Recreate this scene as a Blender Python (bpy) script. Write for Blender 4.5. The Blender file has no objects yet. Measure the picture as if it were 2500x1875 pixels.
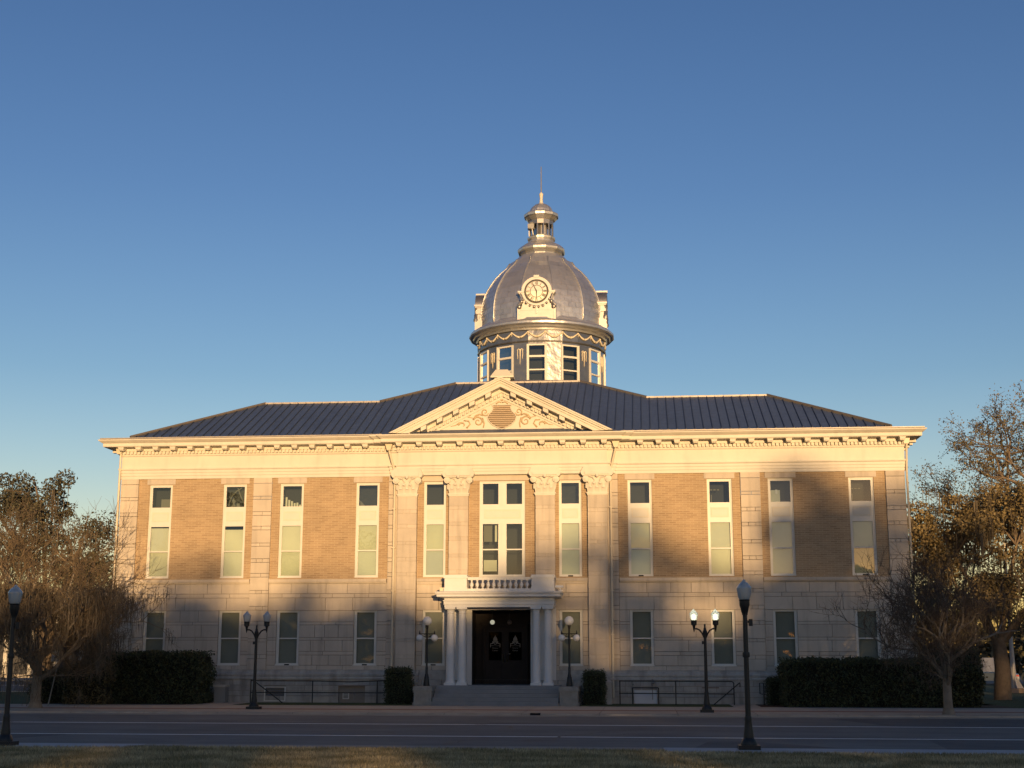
import bpy, bmesh, math, random
import numpy as np
from mathutils import Vector, Matrix
PI = math.pi
R = math.radians
S = bpy.context.scene
COL = S.collection

# ------------------------------------------------------------------ camera
cam_d = bpy.data.cameras.new("camera")
cam = bpy.data.objects.new("camera", cam_d)
COL.objects.link(cam)
S.camera = cam
YAW, PITCH, ROLL = 0.0967934, 0.19825161, 0.0011284
fwd = Vector((-math.sin(YAW)*math.cos(PITCH), math.cos(YAW)*math.cos(PITCH), math.sin(PITCH)))
right = Vector((math.cos(YAW), math.sin(YAW), 0))
up = right.cross(fwd)
r2 = right*math.cos(ROLL) + up*math.sin(ROLL)
u2 = -right*math.sin(ROLL) + up*math.cos(ROLL)
M = Matrix((r2, u2, -fwd)).transposed().to_4x4()
M.translation = Vector((6.93956904, -66.65944546, 2.11618228))
cam.matrix_world = M
cam_d.sensor_width = 36
cam_d.lens = 3332.97/2500*36
cam_d.clip_end = 4000
S.render.resolution_x, S.render.resolution_y = 1024, 768

# ------------------------------------------------------------------ sky and sun
SUN_EL, SUN_AZ = R(3.2), R(13.8)          # azimuth to the right of straight behind the camera
w = bpy.data.worlds.new("World"); S.world = w; w.use_nodes = True
nt = w.node_tree
sky = nt.nodes.new("ShaderNodeTexSky")
sky.sky_type = 'NISHITA'; sky.sun_disc = False
sky.sun_elevation = SUN_EL
# direction to the sun: (sin az, -cos az)
sky.sun_rotation = PI - SUN_AZ
sky.air_density = 1.0; sky.dust_density = 0.3; sky.ozone_density = 2.0
bg = nt.nodes['Background']
bg.inputs['Strength'].default_value = 0.15
tcw = nt.nodes.new('ShaderNodeTexCoord'); spw = nt.nodes.new('ShaderNodeSeparateXYZ'); nt.links.new(tcw.outputs['Generated'], spw.inputs[0])
rampw = nt.nodes.new('ShaderNodeValToRGB'); nt.links.new(spw.outputs[2], rampw.inputs[0])
rampw.color_ramp.elements[0].position = 0.0; rampw.color_ramp.elements[0].color = (1,.90,.92,1)
rampw.color_ramp.elements[1].position = .47; rampw.color_ramp.elements[1].color = (.34,.41,.60,1)
for p_,c_ in ((.06,(.95,.82,.88,1)),(.13,(.72,.69,.80,1)),(.20,(.53,.58,.72,1)),(.33,(.405,.47,.66,1))):
    e_ = rampw.color_ramp.elements.new(p_); e_.color = c_
mulw = nt.nodes.new('ShaderNodeMix'); mulw.data_type = 'RGBA'; mulw.blend_type = 'MULTIPLY'; mulw.inputs[0].default_value = 1
nt.links.new(sky.outputs[0], mulw.inputs[6]); nt.links.new(rampw.outputs[0], mulw.inputs[7])
nt.links.new(mulw.outputs[2], bg.inputs['Color'])
sd = bpy.data.lights.new("sun", 'SUN'); so = bpy.data.objects.new("sun", sd); COL.objects.link(so)
sd.energy = 2.65; sd.angle = R(0.55); sd.color = (1.0, 0.63, 0.285)
tosun = Vector((math.sin(SUN_AZ)*math.cos(SUN_EL), -math.cos(SUN_AZ)*math.cos(SUN_EL), math.sin(SUN_EL)))
so.rotation_euler = (-tosun).to_track_quat('-Z', 'Y').to_euler()
so.location = (40, -120, 30)
S.view_settings.view_transform = 'Standard'; S.view_settings.look = 'None'
S.view_settings.exposure = 1.2; S.view_settings.gamma = 1
S.view_settings.use_curve_mapping = False

# ------------------------------------------------------------------ materials
MATS = {}
STREAKY = {'limestone':((3.2,3.2,.30),.80),'weathered_limestone':((2.6,2.6,.5),.68),'cream_paint':((2.2,2.2,.5),.90),'asphalt':((.05,1.1,1),.80),'blue_roof_metal':((.9,.3,.3),.85),'concrete':((.8,1.6,1),.78),'kerb_concrete':((.6,2,1),.7)}
def mat(name, col, rough=.7, metal=0, var=0, vscale=1.0, island=0, bump=0, bscale=8, spec=None, col2=None, stain=None):
    """procedural material: base colour + noise mottling (var) + tone per block (island) + fine bump"""
    m = bpy.data.materials.new(name); m.use_nodes = True; MATS[name] = m
    n = m.node_tree; L = n.links; b = n.nodes['Principled BSDF']
    b.inputs['Roughness'].default_value = rough; b.inputs['Metallic'].default_value = metal
    if spec is not None: b.inputs['Specular IOR Level'].default_value = spec
    tc = n.nodes.new('ShaderNodeTexCoord')
    rgb = n.nodes.new('ShaderNodeRGB'); rgb.outputs[0].default_value = (*col, 1)
    out = rgb.outputs[0]
    if col2 is not None:
        nz = n.nodes.new('ShaderNodeTexNoise'); nz.inputs['Scale'].default_value = vscale*1.7; nz.inputs['Detail'].default_value = 5
        L.new(tc.outputs['Object'], nz.inputs['Vector'])
        cr = n.nodes.new('ShaderNodeValToRGB'); cr.color_ramp.elements[0].position = .42; cr.color_ramp.elements[1].position = .6
        L.new(nz.outputs[0], cr.inputs[0])
        mx = n.nodes.new('ShaderNodeMix'); mx.data_type = 'RGBA'
        L.new(cr.outputs[0], mx.inputs[0]); L.new(out, mx.inputs[6]); mx.inputs[7].default_value = (*col2, 1)
        out = mx.outputs[2]
    if var:
        nz = n.nodes.new('ShaderNodeTexNoise'); nz.inputs['Scale'].default_value = vscale; nz.inputs['Detail'].default_value = 6; nz.inputs['Roughness'].default_value = .65
        L.new(tc.outputs['Object'], nz.inputs['Vector'])
        mr = n.nodes.new('ShaderNodeMapRange'); mr.inputs[1].default_value = .3; mr.inputs[2].default_value = .7
        mr.inputs[3].default_value = 1-var; mr.inputs[4].default_value = 1+var
        L.new(nz.outputs[0], mr.inputs[0])
        hs = n.nodes.new('ShaderNodeHueSaturation'); L.new(out, hs.inputs['Color']); L.new(mr.outputs[0], hs.inputs['Value'])
        out = hs.outputs[0]
    if island:
        g = n.nodes.new('ShaderNodeNewGeometry')
        mr = n.nodes.new('ShaderNodeMapRange'); mr.inputs[3].default_value = 1-island; mr.inputs[4].default_value = 1+island
        L.new(g.outputs['Random Per Island'], mr.inputs[0])
        hs = n.nodes.new('ShaderNodeHueSaturation'); L.new(out, hs.inputs['Color']); L.new(mr.outputs[0], hs.inputs['Value'])
        out = hs.outputs[0]
    if name in STREAKY:
        mp = n.nodes.new('ShaderNodeMapping'); mp.inputs['Scale'].default_value = STREAKY[name][0]; L.new(tc.outputs['Object'], mp.inputs['Vector'])
        nz = n.nodes.new('ShaderNodeTexNoise'); nz.inputs['Scale'].default_value = 1; nz.inputs['Detail'].default_value = 4; L.new(mp.outputs[0], nz.inputs['Vector'])
        mr = n.nodes.new('ShaderNodeMapRange'); mr.inputs[1].default_value = .28; mr.inputs[2].default_value = .5; mr.inputs[3].default_value = STREAKY[name][1]; mr.inputs[4].default_value = 1.0
        L.new(nz.outputs[0], mr.inputs[0])
        hs = n.nodes.new('ShaderNodeHueSaturation'); L.new(out, hs.inputs['Color']); L.new(mr.outputs[0], hs.inputs['Value']); out = hs.outputs[0]
    L.new(out, b.inputs['Base Color'])
    if bump:
        nz = n.nodes.new('ShaderNodeTexNoise'); nz.inputs['Scale'].default_value = bscale; nz.inputs['Detail'].default_value = 5
        L.new(tc.outputs['Object'], nz.inputs['Vector'])
        bp = n.nodes.new('ShaderNodeBump'); bp.inputs['Strength'].default_value = bump; bp.inputs['Distance'].default_value = .05
        L.new(nz.outputs[0], bp.inputs['Height']); L.new(bp.outputs[0], b.inputs['Normal'])
    return m

stone = mat('limestone', (.475,.415,.34), .8, var=.09, vscale=.9, island=.07, bump=.15, bscale=20)
stone_base = mat('weathered_limestone', (.36,.34,.305), .85, var=.16, vscale=2.2, island=.10, bump=.2, bscale=14)
joint = mat('mortar', (.22,.195,.165), .9)
cream = mat('cream_paint', (.57,.535,.46), .6, var=.06, vscale=.5, bump=.06, bscale=5)
creamtrim = mat('cream_trim', (.62,.56,.43), .6, var=.04, vscale=2)
white = mat('white_paint', (.58,.58,.57), .5, var=.05, vscale=1.5)
frame = mat('window_paint', (.58,.57,.52), .45, var=.03, vscale=3)
panelm = mat('painted_panel', (.56,.54,.47), .55, var=.04, vscale=2)
relief = mat('relief_paint', (.44,.34,.21), .7)
louver = mat('louver_slats', (.50,.40,.29), .7, island=.08)
roofm = mat('blue_roof_metal', (.056,.080,.142), .46, metal=.0, var=.16, vscale=3.5, bump=.35, bscale=2.0)
seam = mat('roof_seam', (.032,.044,.074), .5)
ridge = mat('ridge_cap_metal', (.34,.31,.28), .5, metal=.3, var=.15, vscale=4)
hipm = mat('hip_cap_metal', (.16,.14,.12), .5, metal=.3, var=.1, vscale=4)
dark = mat('dark_void', (.006,.006,.006), .9)
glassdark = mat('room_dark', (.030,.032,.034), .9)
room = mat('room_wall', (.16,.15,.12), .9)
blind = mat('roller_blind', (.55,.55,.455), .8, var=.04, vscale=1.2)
blinddark = mat('grey_blind', (.25,.25,.225), .8, var=.06, vscale=1.2)  # darker, greyer blind for the ground-storey windows
ironm = mat('black_iron', (.012,.013,.014), .45, spec=.4)
pipe = mat('downspout_paint', (.55,.48,.36), .45)
pipebrown = mat('brown_pipe', (.13,.07,.05), .6)
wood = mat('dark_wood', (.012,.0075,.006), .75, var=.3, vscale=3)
brass = mat('brass', (.6,.5,.3), .3, metal=1)
concrete = mat('concrete', (.37,.33,.28), .85, var=.13, vscale=1.3, bump=.15, bscale=25, island=.04)
kerbm = mat('kerb_concrete', (.26,.235,.20), .85, var=.2, vscale=1.1, bump=.15, bscale=18)
steps = mat('step_stone', (.20,.205,.21), .8, var=.12, vscale=1.6, bump=.1, bscale=12)
brickred = mat('red_paver', (.21,.085,.06), .85, var=.2, vscale=6)
asphalt = mat('asphalt', (.150,.142,.130), .9, var=.22, vscale=.35, bump=.3, bscale=60)
patch = mat('asphalt_patch', (.095,.092,.088), .9, var=.2, vscale=.8, bump=.3, bscale=60)
linem = mat('road_paint', (.78,.77,.74), .7, var=.15, vscale=9)
grassm = mat('lawn', (.15,.135,.07), .95, var=.35, vscale=1.6, bump=.8, bscale=30, col2=(.22,.18,.09))
grassgreen = mat('green_lawn', (.035,.060,.016), .95, var=.3, vscale=2.5, bump=.8, bscale=30)
mulch = mat('mulch', (.055,.030,.020), .95, var=.4, vscale=9, bump=.7, bscale=20)
blade1 = mat('grass_blade', (.24,.20,.10), .9, island=.5, col2=(.46,.37,.21), vscale=.5)
dirt = mat('far_ground', (.05,.058,.03), .95, var=.3, vscale=.05)
hill = mat('tree_belt', (.03,.035,.018), .95, var=.3, vscale=.3)
bark = mat('bark', (.145,.110,.078), .9, var=.3, vscale=4, bump=.4, bscale=10)
barkpale = mat('pale_bark', (.19,.16,.125), .85, var=.25, vscale=3, bump=.3, bscale=10)
twigm = mat('twigs', (.155,.112,.068), .9, island=.4)
twigdark = mat('brown_twigs', (.095,.070,.050), .9, island=.3)
leafoak = mat('oak_leaves', (.125,.105,.055), .7, island=.55)
leafoak2 = mat('brown_oak_leaves', (.165,.125,.055), .7, island=.5)
leafdark = mat('evergreen_leaves', (.060,.056,.030), .7, island=.5)
leafcast = mat('dense_leaves', (.045,.055,.022), .8, island=.4)
hedgem = mat('hedge_leaves', (.040,.050,.020), .75, island=.65)
hedgelit = mat('brown_lit_hedge_leaves', (.095,.080,.036), .75, island=.6)  # hedge leaves with warm low light put into their colour
mossm = mat('moss', (.10,.082,.058), .95, island=.3)
signwhite = mat('sign_white', (.72,.70,.66), .6)
signblue = mat('sign_blue', (.02,.05,.16), .5)
red = mat('red_paint', (.55,.08,.06), .6)
greymetal = mat('grey_metal', (.22,.22,.215), .5, metal=.3)
winterstone = mat('plaster', (.33,.28,.22), .8, var=.1, vscale=.5)
plaster = mat('patched_plaster', (.33,.31,.28), .9, var=.3, vscale=2.5)
orangedirt = mat('sidewalk_clay', (.36,.30,.235), .9, var=.2, vscale=1.2)

def metalmat(name, col, rough, var, vs, brick=None):
    m = mat(name, col, rough, metal=1.0, var=var, vscale=vs, island=.07)
    n = m.node_tree; L = n.links; b = n.nodes['Principled BSDF']
    nz = n.nodes.new('ShaderNodeTexNoise'); nz.inputs['Scale'].default_value = 1.4; nz.inputs['Detail'].default_value = 3
    tc = [k for k in n.nodes if k.type == 'TEX_COORD'][0]
    L.new(tc.outputs['Object'], nz.inputs['Vector'])
    bp = n.nodes.new('ShaderNodeBump'); bp.inputs['Strength'].default_value = .35; bp.inputs['Distance'].default_value = .12
    L.new(nz.outputs[0], bp.inputs['Height']); L.new(bp.outputs[0], b.inputs['Normal'])
    b.inputs['Metallic'].default_value = .78
    return m
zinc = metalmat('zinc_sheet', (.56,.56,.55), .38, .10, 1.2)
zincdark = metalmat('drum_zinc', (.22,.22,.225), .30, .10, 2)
silver = mat('silver_paint', (.36,.345,.325), .40, metal=.88, var=.08, vscale=3)

# buff brick with long thin courses, laid out on the object's own x-z plane
def brickmat():
    m = bpy.data.materials.new('buff_brick'); m.use_nodes = True
    n = m.node_tree; L = n.links; b = n.nodes['Principled BSDF']; b.inputs['Roughness'].default_value = .85
    tc = n.nodes.new('ShaderNodeTexCoord'); sp = n.nodes.new('ShaderNodeSeparateXYZ'); L.new(tc.outputs['Object'], sp.inputs[0])
    ad = n.nodes.new('ShaderNodeMath'); ad.operation = 'ADD'; L.new(sp.outputs[0], ad.inputs[0]); L.new(sp.outputs[1], ad.inputs[1])
    cb = n.nodes.new('ShaderNodeCombineXYZ'); L.new(ad.outputs[0], cb.inputs[0]); L.new(sp.outputs[2], cb.inputs[1])
    br = n.nodes.new('ShaderNodeTexBrick'); L.new(cb.outputs[0], br.inputs['Vector'])
    br.inputs['Color1'].default_value = (.36,.26,.155,1); br.inputs['Color2'].default_value = (.275,.19,.110,1)
    br.inputs['Mortar'].default_value = (.43,.33,.215,1)
    br.inputs['Scale'].default_value = 1; br.inputs['Mortar Size'].default_value = .011
    br.inputs['Brick Width'].default_value = .34; br.inputs['Row Height'].default_value = .088
    br.inputs['Bias'].default_value = -.1
    nz = n.nodes.new('ShaderNodeTexNoise'); nz.inputs['Scale'].default_value = .8; nz.inputs['Detail'].default_value = 5; L.new(tc.outputs['Object'], nz.inputs['Vector'])
    mr = n.nodes.new('ShaderNodeMapRange'); mr.inputs[1].default_value = .3; mr.inputs[2].default_value = .7; mr.inputs[3].default_value = .9; mr.inputs[4].default_value = 1.1
    L.new(nz.outputs[0], mr.inputs[0])
    hs = n.nodes.new('ShaderNodeHueSaturation'); L.new(br.outputs['Color'], hs.inputs['Color']); L.new(mr.outputs[0], hs.inputs['Value'])
    L.new(hs.outputs[0], b.inputs['Base Color'])
    bp = n.nodes.new('ShaderNodeBump'); bp.inputs['Strength'].default_value = .5; bp.inputs['Distance'].default_value = .01; bp.invert = True
    L.new(br.outputs['Fac'], bp.inputs['Height']); L.new(bp.outputs[0], b.inputs['Normal'])
    return m
brick = brickmat()

def glassmat(name, tint=(.8,.9,.9), refl=1.0, rough=.02, wavy=.02):
    m = bpy.data.materials.new(name); m.use_nodes = True
    n = m.node_tree; L = n.links; n.nodes.remove(n.nodes['Principled BSDF'])
    o = n.nodes['Material Output']
    tr = n.nodes.new('ShaderNodeBsdfTransparent'); tr.inputs[0].default_value = (*tint, 1)
    gl = n.nodes.new('ShaderNodeBsdfGlossy'); gl.inputs['Roughness'].default_value = rough; gl.inputs[0].default_value = (.95,.97,1,1)
    fr = n.nodes.new('ShaderNodeFresnel'); fr.inputs[0].default_value = 1.6
    mu = n.nodes.new('ShaderNodeMath'); mu.operation = 'MULTIPLY'; mu.inputs[1].default_value = refl; L.new(fr.outputs[0], mu.inputs[0])
    mx = n.nodes.new('ShaderNodeMixShader'); L.new(mu.outputs[0], mx.inputs[0]); L.new(tr.outputs[0], mx.inputs[1]); L.new(gl.outputs[0], mx.inputs[2])
    L.new(mx.outputs[0], o.inputs[0])
    if wavy:
        tc = n.nodes.new('ShaderNodeTexCoord'); nz = n.nodes.new('ShaderNodeTexNoise'); nz.inputs['Scale'].default_value = 1.6
        L.new(tc.outputs['Object'], nz.inputs['Vector'])
        bp = n.nodes.new('ShaderNodeBump'); bp.inputs['Strength'].default_value = wavy; bp.inputs['Distance'].default_value = .3
        L.new(nz.outputs[0], bp.inputs['Height']); L.new(bp.outputs[0], gl.inputs['Normal']); L.new(bp.outputs[0], fr.inputs['Normal'])
    return m
glass = glassmat('window_glass', (.80,.85,.80), 1.15, .015, 0)
glassground = glassmat('dull_window_glass', (.80,.84,.80), .32, .02, 0)
glasswavy = glassmat('rippled_window_glass', (.74,.80,.76), 1.35, .02, .02)
lampglass = glassmat('lamp_acrylic', (.80,.82,.82), 2.0, .12, 0)
def frost(m, f=.45):
    n = m.node_tree; L = n.links; o = n.nodes['Material Output']; src = o.inputs[0].links[0].from_socket
    df = n.nodes.new('ShaderNodeBsdfTranslucent'); df.inputs[0].default_value = (.75,.77,.77,1); d2 = n.nodes.new('ShaderNodeBsdfDiffuse'); d2.inputs[0].default_value = (.75,.77,.77,1)
    a_ = n.nodes.new('ShaderNodeAddShader'); mx = n.nodes.new('ShaderNodeMixShader'); mx.inputs[0].default_value = f
    L.new(src, mx.inputs[1]); L.new(d2.outputs[0], mx.inputs[2]); L.new(mx.outputs[0], o.inputs[0])
frost(lampglass)
opal = mat('opal_globe', (.62,.63,.64), .25)
def emit(name, col, s):
    m = bpy.data.materials.new(name); m.use_nodes = True; b = m.node_tree.nodes['Principled BSDF']
    b.inputs['Base Color'].default_value = (.6,.6,.55,1)
    b.inputs['Emission Color'].default_value = (*col, 1); b.inputs['Emission Strength'].default_value = s
    return m
lit = emit('lit_lamp', (1,.93,.62), 1.6)
litsoft = emit('lit_globe', (1,.98,.72), .16)

# ------------------------------------------------------------------ mesh helpers
class MB:
    def __init__(s): s.v = []; s.f = []
    def add(s, vs, fs):
        o = len(s.v); s.v += [tuple(v) for v in vs]; s.f += [tuple(i+o for i in f) for f in fs]; return s
    def box(s, x0, x1, y0, y1, z0, z1):
        if x0 > x1: x0, x1 = x1, x0
        if y0 > y1: y0, y1 = y1, y0
        if z0 > z1: z0, z1 = z1, z0
        return s.add([(x0,y0,z0),(x1,y0,z0),(x1,y1,z0),(x0,y1,z0),(x0,y0,z1),(x1,y0,z1),(x1,y1,z1),(x0,y1,z1)],
              [(0,3,2,1),(4,5,6,7),(0,1,5,4),(1,2,6,5),(2,3,7,6),(3,0,4,7)])
    def bevbox(s, x0, x1, y0, y1, z0, z1, b=.01):
        """block with chamfered front edges (front = -y)"""
        return s.add([(x0,y0+b,z0),(x1,y0+b,z0),(x1,y0+b,z1),(x0,y0+b,z1),(x0+b,y0,z0+b),(x1-b,y0,z0+b),(x1-b,y0,z1-b),(x0+b,y0,z1-b),
                      (x0,y1,z0),(x1,y1,z0),(x1,y1,z1),(x0,y1,z1)],
              [(4,5,6,7),(0,1,5,4),(1,2,6,5),(2,3,7,6),(3,0,4,7),(8,9,1,0),(9,10,2,1),(10,11,3,2),(11,8,0,3)])
    def quad(s, a, b, c, d): return s.add([a,b,c,d], [(0,1,2,3)])
    def tri(s, a, b, c): return s.add([a,b,c], [(0,1,2)])
    def lathe(s, prof, n=24, c=(0,0,0), phase=0, cap=True):
        vs = []; fs = []
        for r, z in prof:
            for k in range(n):
                a = phase + 2*PI*k/n
                vs.append((c[0]+r*math.cos(a), c[1]+r*math.sin(a), c[2]+z))
        for i in range(len(prof)-1):
            for k in range(n):
                k2 = (k+1) % n
                fs.append((i*n+k, i*n+k2, (i+1)*n+k2, (i+1)*n+k))
        if cap:
            fs.append(tuple(range(n-1,-1,-1))); m_ = (len(prof)-1)*n; fs.append(tuple(range(m_, m_+n)))
        return s.add(vs, fs)
    def tube(s, pts, r, n=6, r1=None, cap=True):
        pts = [Vector(p) for p in pts]; N = len(pts); vs = []; fs = []
        for i, p in enumerate(pts):
            d = (pts[min(i+1,N-1)] - pts[max(i-1,0)]).normalized()
            a = d.orthogonal().normalized() if i == 0 else (a - d*a.dot(d)).normalized()
            b = d.cross(a)
            rr = r if r1 is None else r + (r1-r)*i/(N-1)
            for k in range(n):
                t = 2*PI*k/n; q = p + a*(rr*math.cos(t)) + b*(rr*math.sin(t)); vs.append(tuple(q))
        for i in range(N-1):
            for k in range(n):
                k2 = (k+1) % n; fs.append((i*n+k, i*n+k2, (i+1)*n+k2, (i+1)*n+k))
        if cap: fs.append(tuple(range(n-1,-1,-1))); fs.append(tuple(range((N-1)*n, N*n)))
        return s.add(vs, fs)
    def sphere(s, c, r, n=16, m=10, sz=1):
        return s.lathe([(max(1e-3, r*math.sin(PI*i/m)), -r*sz*math.cos(PI*i/m)) for i in range(m+1)], n, c)
    def prism(s, poly, y0, y1):
        """poly: list of (x,z) extruded in y"""
        n = len(poly)
        vs = [(x,y0,z) for x,z in poly] + [(x,y1,z) for x,z in poly]
        fs = [tuple(range(n)), tuple(range(2*n-1,n-1,-1))] + [(i, i+n, (i+1)%n+n, (i+1)%n) for i in range(n)]
        return s.add(vs, fs)
    def holes(s, x0, x1, z0, z1, y, hs, depth=.0):
        xs = sorted(set([x0,x1]+[h[0] for h in hs]+[h[1] for h in hs])); zs = sorted(set([z0,z1]+[h[2] for h in hs]+[h[3] for h in hs]))
        xs = [x for x in xs if x0 <= x <= x1]; zs = [z for z in zs if z0 <= z <= z1]
        for i in range(len(xs)-1):
            for j in range(len(zs)-1):
                cx, cz = (xs[i]+xs[i+1])/2, (zs[j]+zs[j+1])/2
                if any(h[0] < cx < h[1] and h[2] < cz < h[3] for h in hs): continue
                s.quad((xs[i],y,zs[j]),(xs[i+1],y,zs[j]),(xs[i+1],y,zs[j+1]),(xs[i],y,zs[j+1]))
        if depth:
            for a,b,c,d in hs:
                y2 = y+depth
                s.quad((a,y,c),(a,y,d),(a,y2,d),(a,y2,c)); s.quad((b,y,c),(b,y2,c),(b,y2,d),(b,y,d))
                s.quad((a,y,d),(b,y,d),(b,y2,d),(a,y2,d)); s.quad((a,y,c),(a,y2,c),(b,y2,c),(b,y,c))
        return s
    def build(s, name, m, parent=None, smooth=False, origin=None, recalc=True):
        me = bpy.data.meshes.new(name); me.from_pydata(s.v, [], s.f)
        if recalc:
            bm = bmesh.new(); bm.from_mesh(me); bmesh.ops.recalc_face_normals(bm, faces=bm.faces); bm.to_mesh(me); bm.free()
        if smooth is not False:
            for p in me.polygons: p.use_smooth = True
            if smooth is not True: me.set_sharp_from_angle(angle=R(smooth))
        me.materials.append(m)
        o = bpy.data.objects.new(name, me); COL.objects.link(o)
        if parent: o.parent = parent
        return o

def thing(name, label, cat, loc=(0,0,0), rz=0, group=None):
    o = bpy.data.objects.new(name, None); COL.objects.link(o); o.location = loc; o.rotation_euler = (0,0,rz)
    o.empty_display_size = .3
    o['label'] = label; o['category'] = cat
    if group: o['group'] = group
    return o
def tag(o, label, cat, group=None):
    o['label'] = label; o['category'] = cat
    if group: o['group'] = group
    return o
def struct(o, kind='structure'): o['kind'] = kind; return o
def copy_tree(o, parent=None, name=None):
    c = o.copy(); COL.objects.link(c); c.parent = parent
    for ch in list(o.children): copy_tree(ch, c)
    return c

# ------------------------------------------------------------------ courthouse
C = thing('courthouse', 'buff brick and limestone courthouse with silver clock dome, pediment and columned entrance', 'building')
rnd = random.Random(5)

HX = 19.42          # half width of the front
Z_SILL, Z_TOP = 5.93, 10.99
UZ0, UZ1, GZ0, GZ1 = 6.00, 10.69, 1.77, 4.40
UW = [(16.75,17.94),(12.92,14.115),(9.99,11.19),(6.145,7.325)]
GW = [(a+.02,b-.04) for a,b in UW]
BW = (2.785,3.895)
WD = 10.8           # wing depth
def mir(a, b, s): return (a,b) if s > 0 else (-b,-a)

# backing walls with openings (mortar shows between the blocks)
holesG = []; holesU = []
for s in (-1,1):
    for a,b in GW: x0,x1 = mir(a,b,s); holesG.append((x0,x1,GZ0,GZ1))
    for a,b in UW: x0,x1 = mir(a,b,s); holesU.append((x0,x1,UZ0,UZ1))
    x0,x1 = mir(*BW,s); holesG.append((x0,x1,GZ0,GZ1)); holesU.append((x0,x1,UZ0,UZ1))
holesG.append((-1.5,1.5,.87,4.40)); holesU.append((-1.13,1.13,UZ0,UZ1))
mb = MB(); mb.holes(-HX, HX, -.3, 5.80, .035, holesG, .22)
mb.build('wall_core', joint, C)

def ashlar(mb, x0, x1, courses, y, hs, wmin=.75, wmax=1.5, d=.03, g=.009):
    for i,(z0,z1) in enumerate(courses):
        cz = (z0+z1)/2
        cuts = sorted([(h[0],h[1]) for h in hs if h[2]-.02 < cz < h[3]+.02 and h[1] > x0 and h[0] < x1])
        segs = []; cur = x0
        for a,b in cuts:
            if a > cur: segs.append((cur,a))
            cur = max(cur,b)
        if cur < x1: segs.append((cur,x1))
        for a,b in segs:
            wdt = b-a
            n = max(1, round(wdt/rnd.uniform(wmin,wmax)))
            if n > 1:
                pts = [a] + sorted(a+wdt*(k+rnd.uniform(-.22,.22))/n for k in range(1,n)) + [b]
            else: pts = [a,b]
            for p,q in zip(pts[:-1],pts[1:]):
                mb.bevbox(p+g, q-g, y, y+d, z0+g, z1-g, .006)
CG = [(1.55,1.77),(1.77,2.26),(2.26,2.44),(2.44,2.97),(2.97,3.11),(3.11,3.71),(3.71,3.85),(3.85,4.40),(4.40,5.02),(5.02,5.22),(5.22,5.72)]
PIERS = [(5.30,5.67),(11.60,12.55),(18.50,HX)]
mb = MB()
for s in (-1,1):
    for a,b in ((5.67,11.60),(12.55,18.50)):
        x0,x1 = mir(a,b,s); mb = MB(); ashlar(mb, x0, x1, CG, 0, holesG); mb.build('stone_wall', stone, C)
mb = MB()
ashlar(mb, -4.2, 4.2, CG, -.08, holesG+[(-1.5,1.5,.8,4.40)], d=.12)
mb.build('stone_wall', stone, C)
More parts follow.
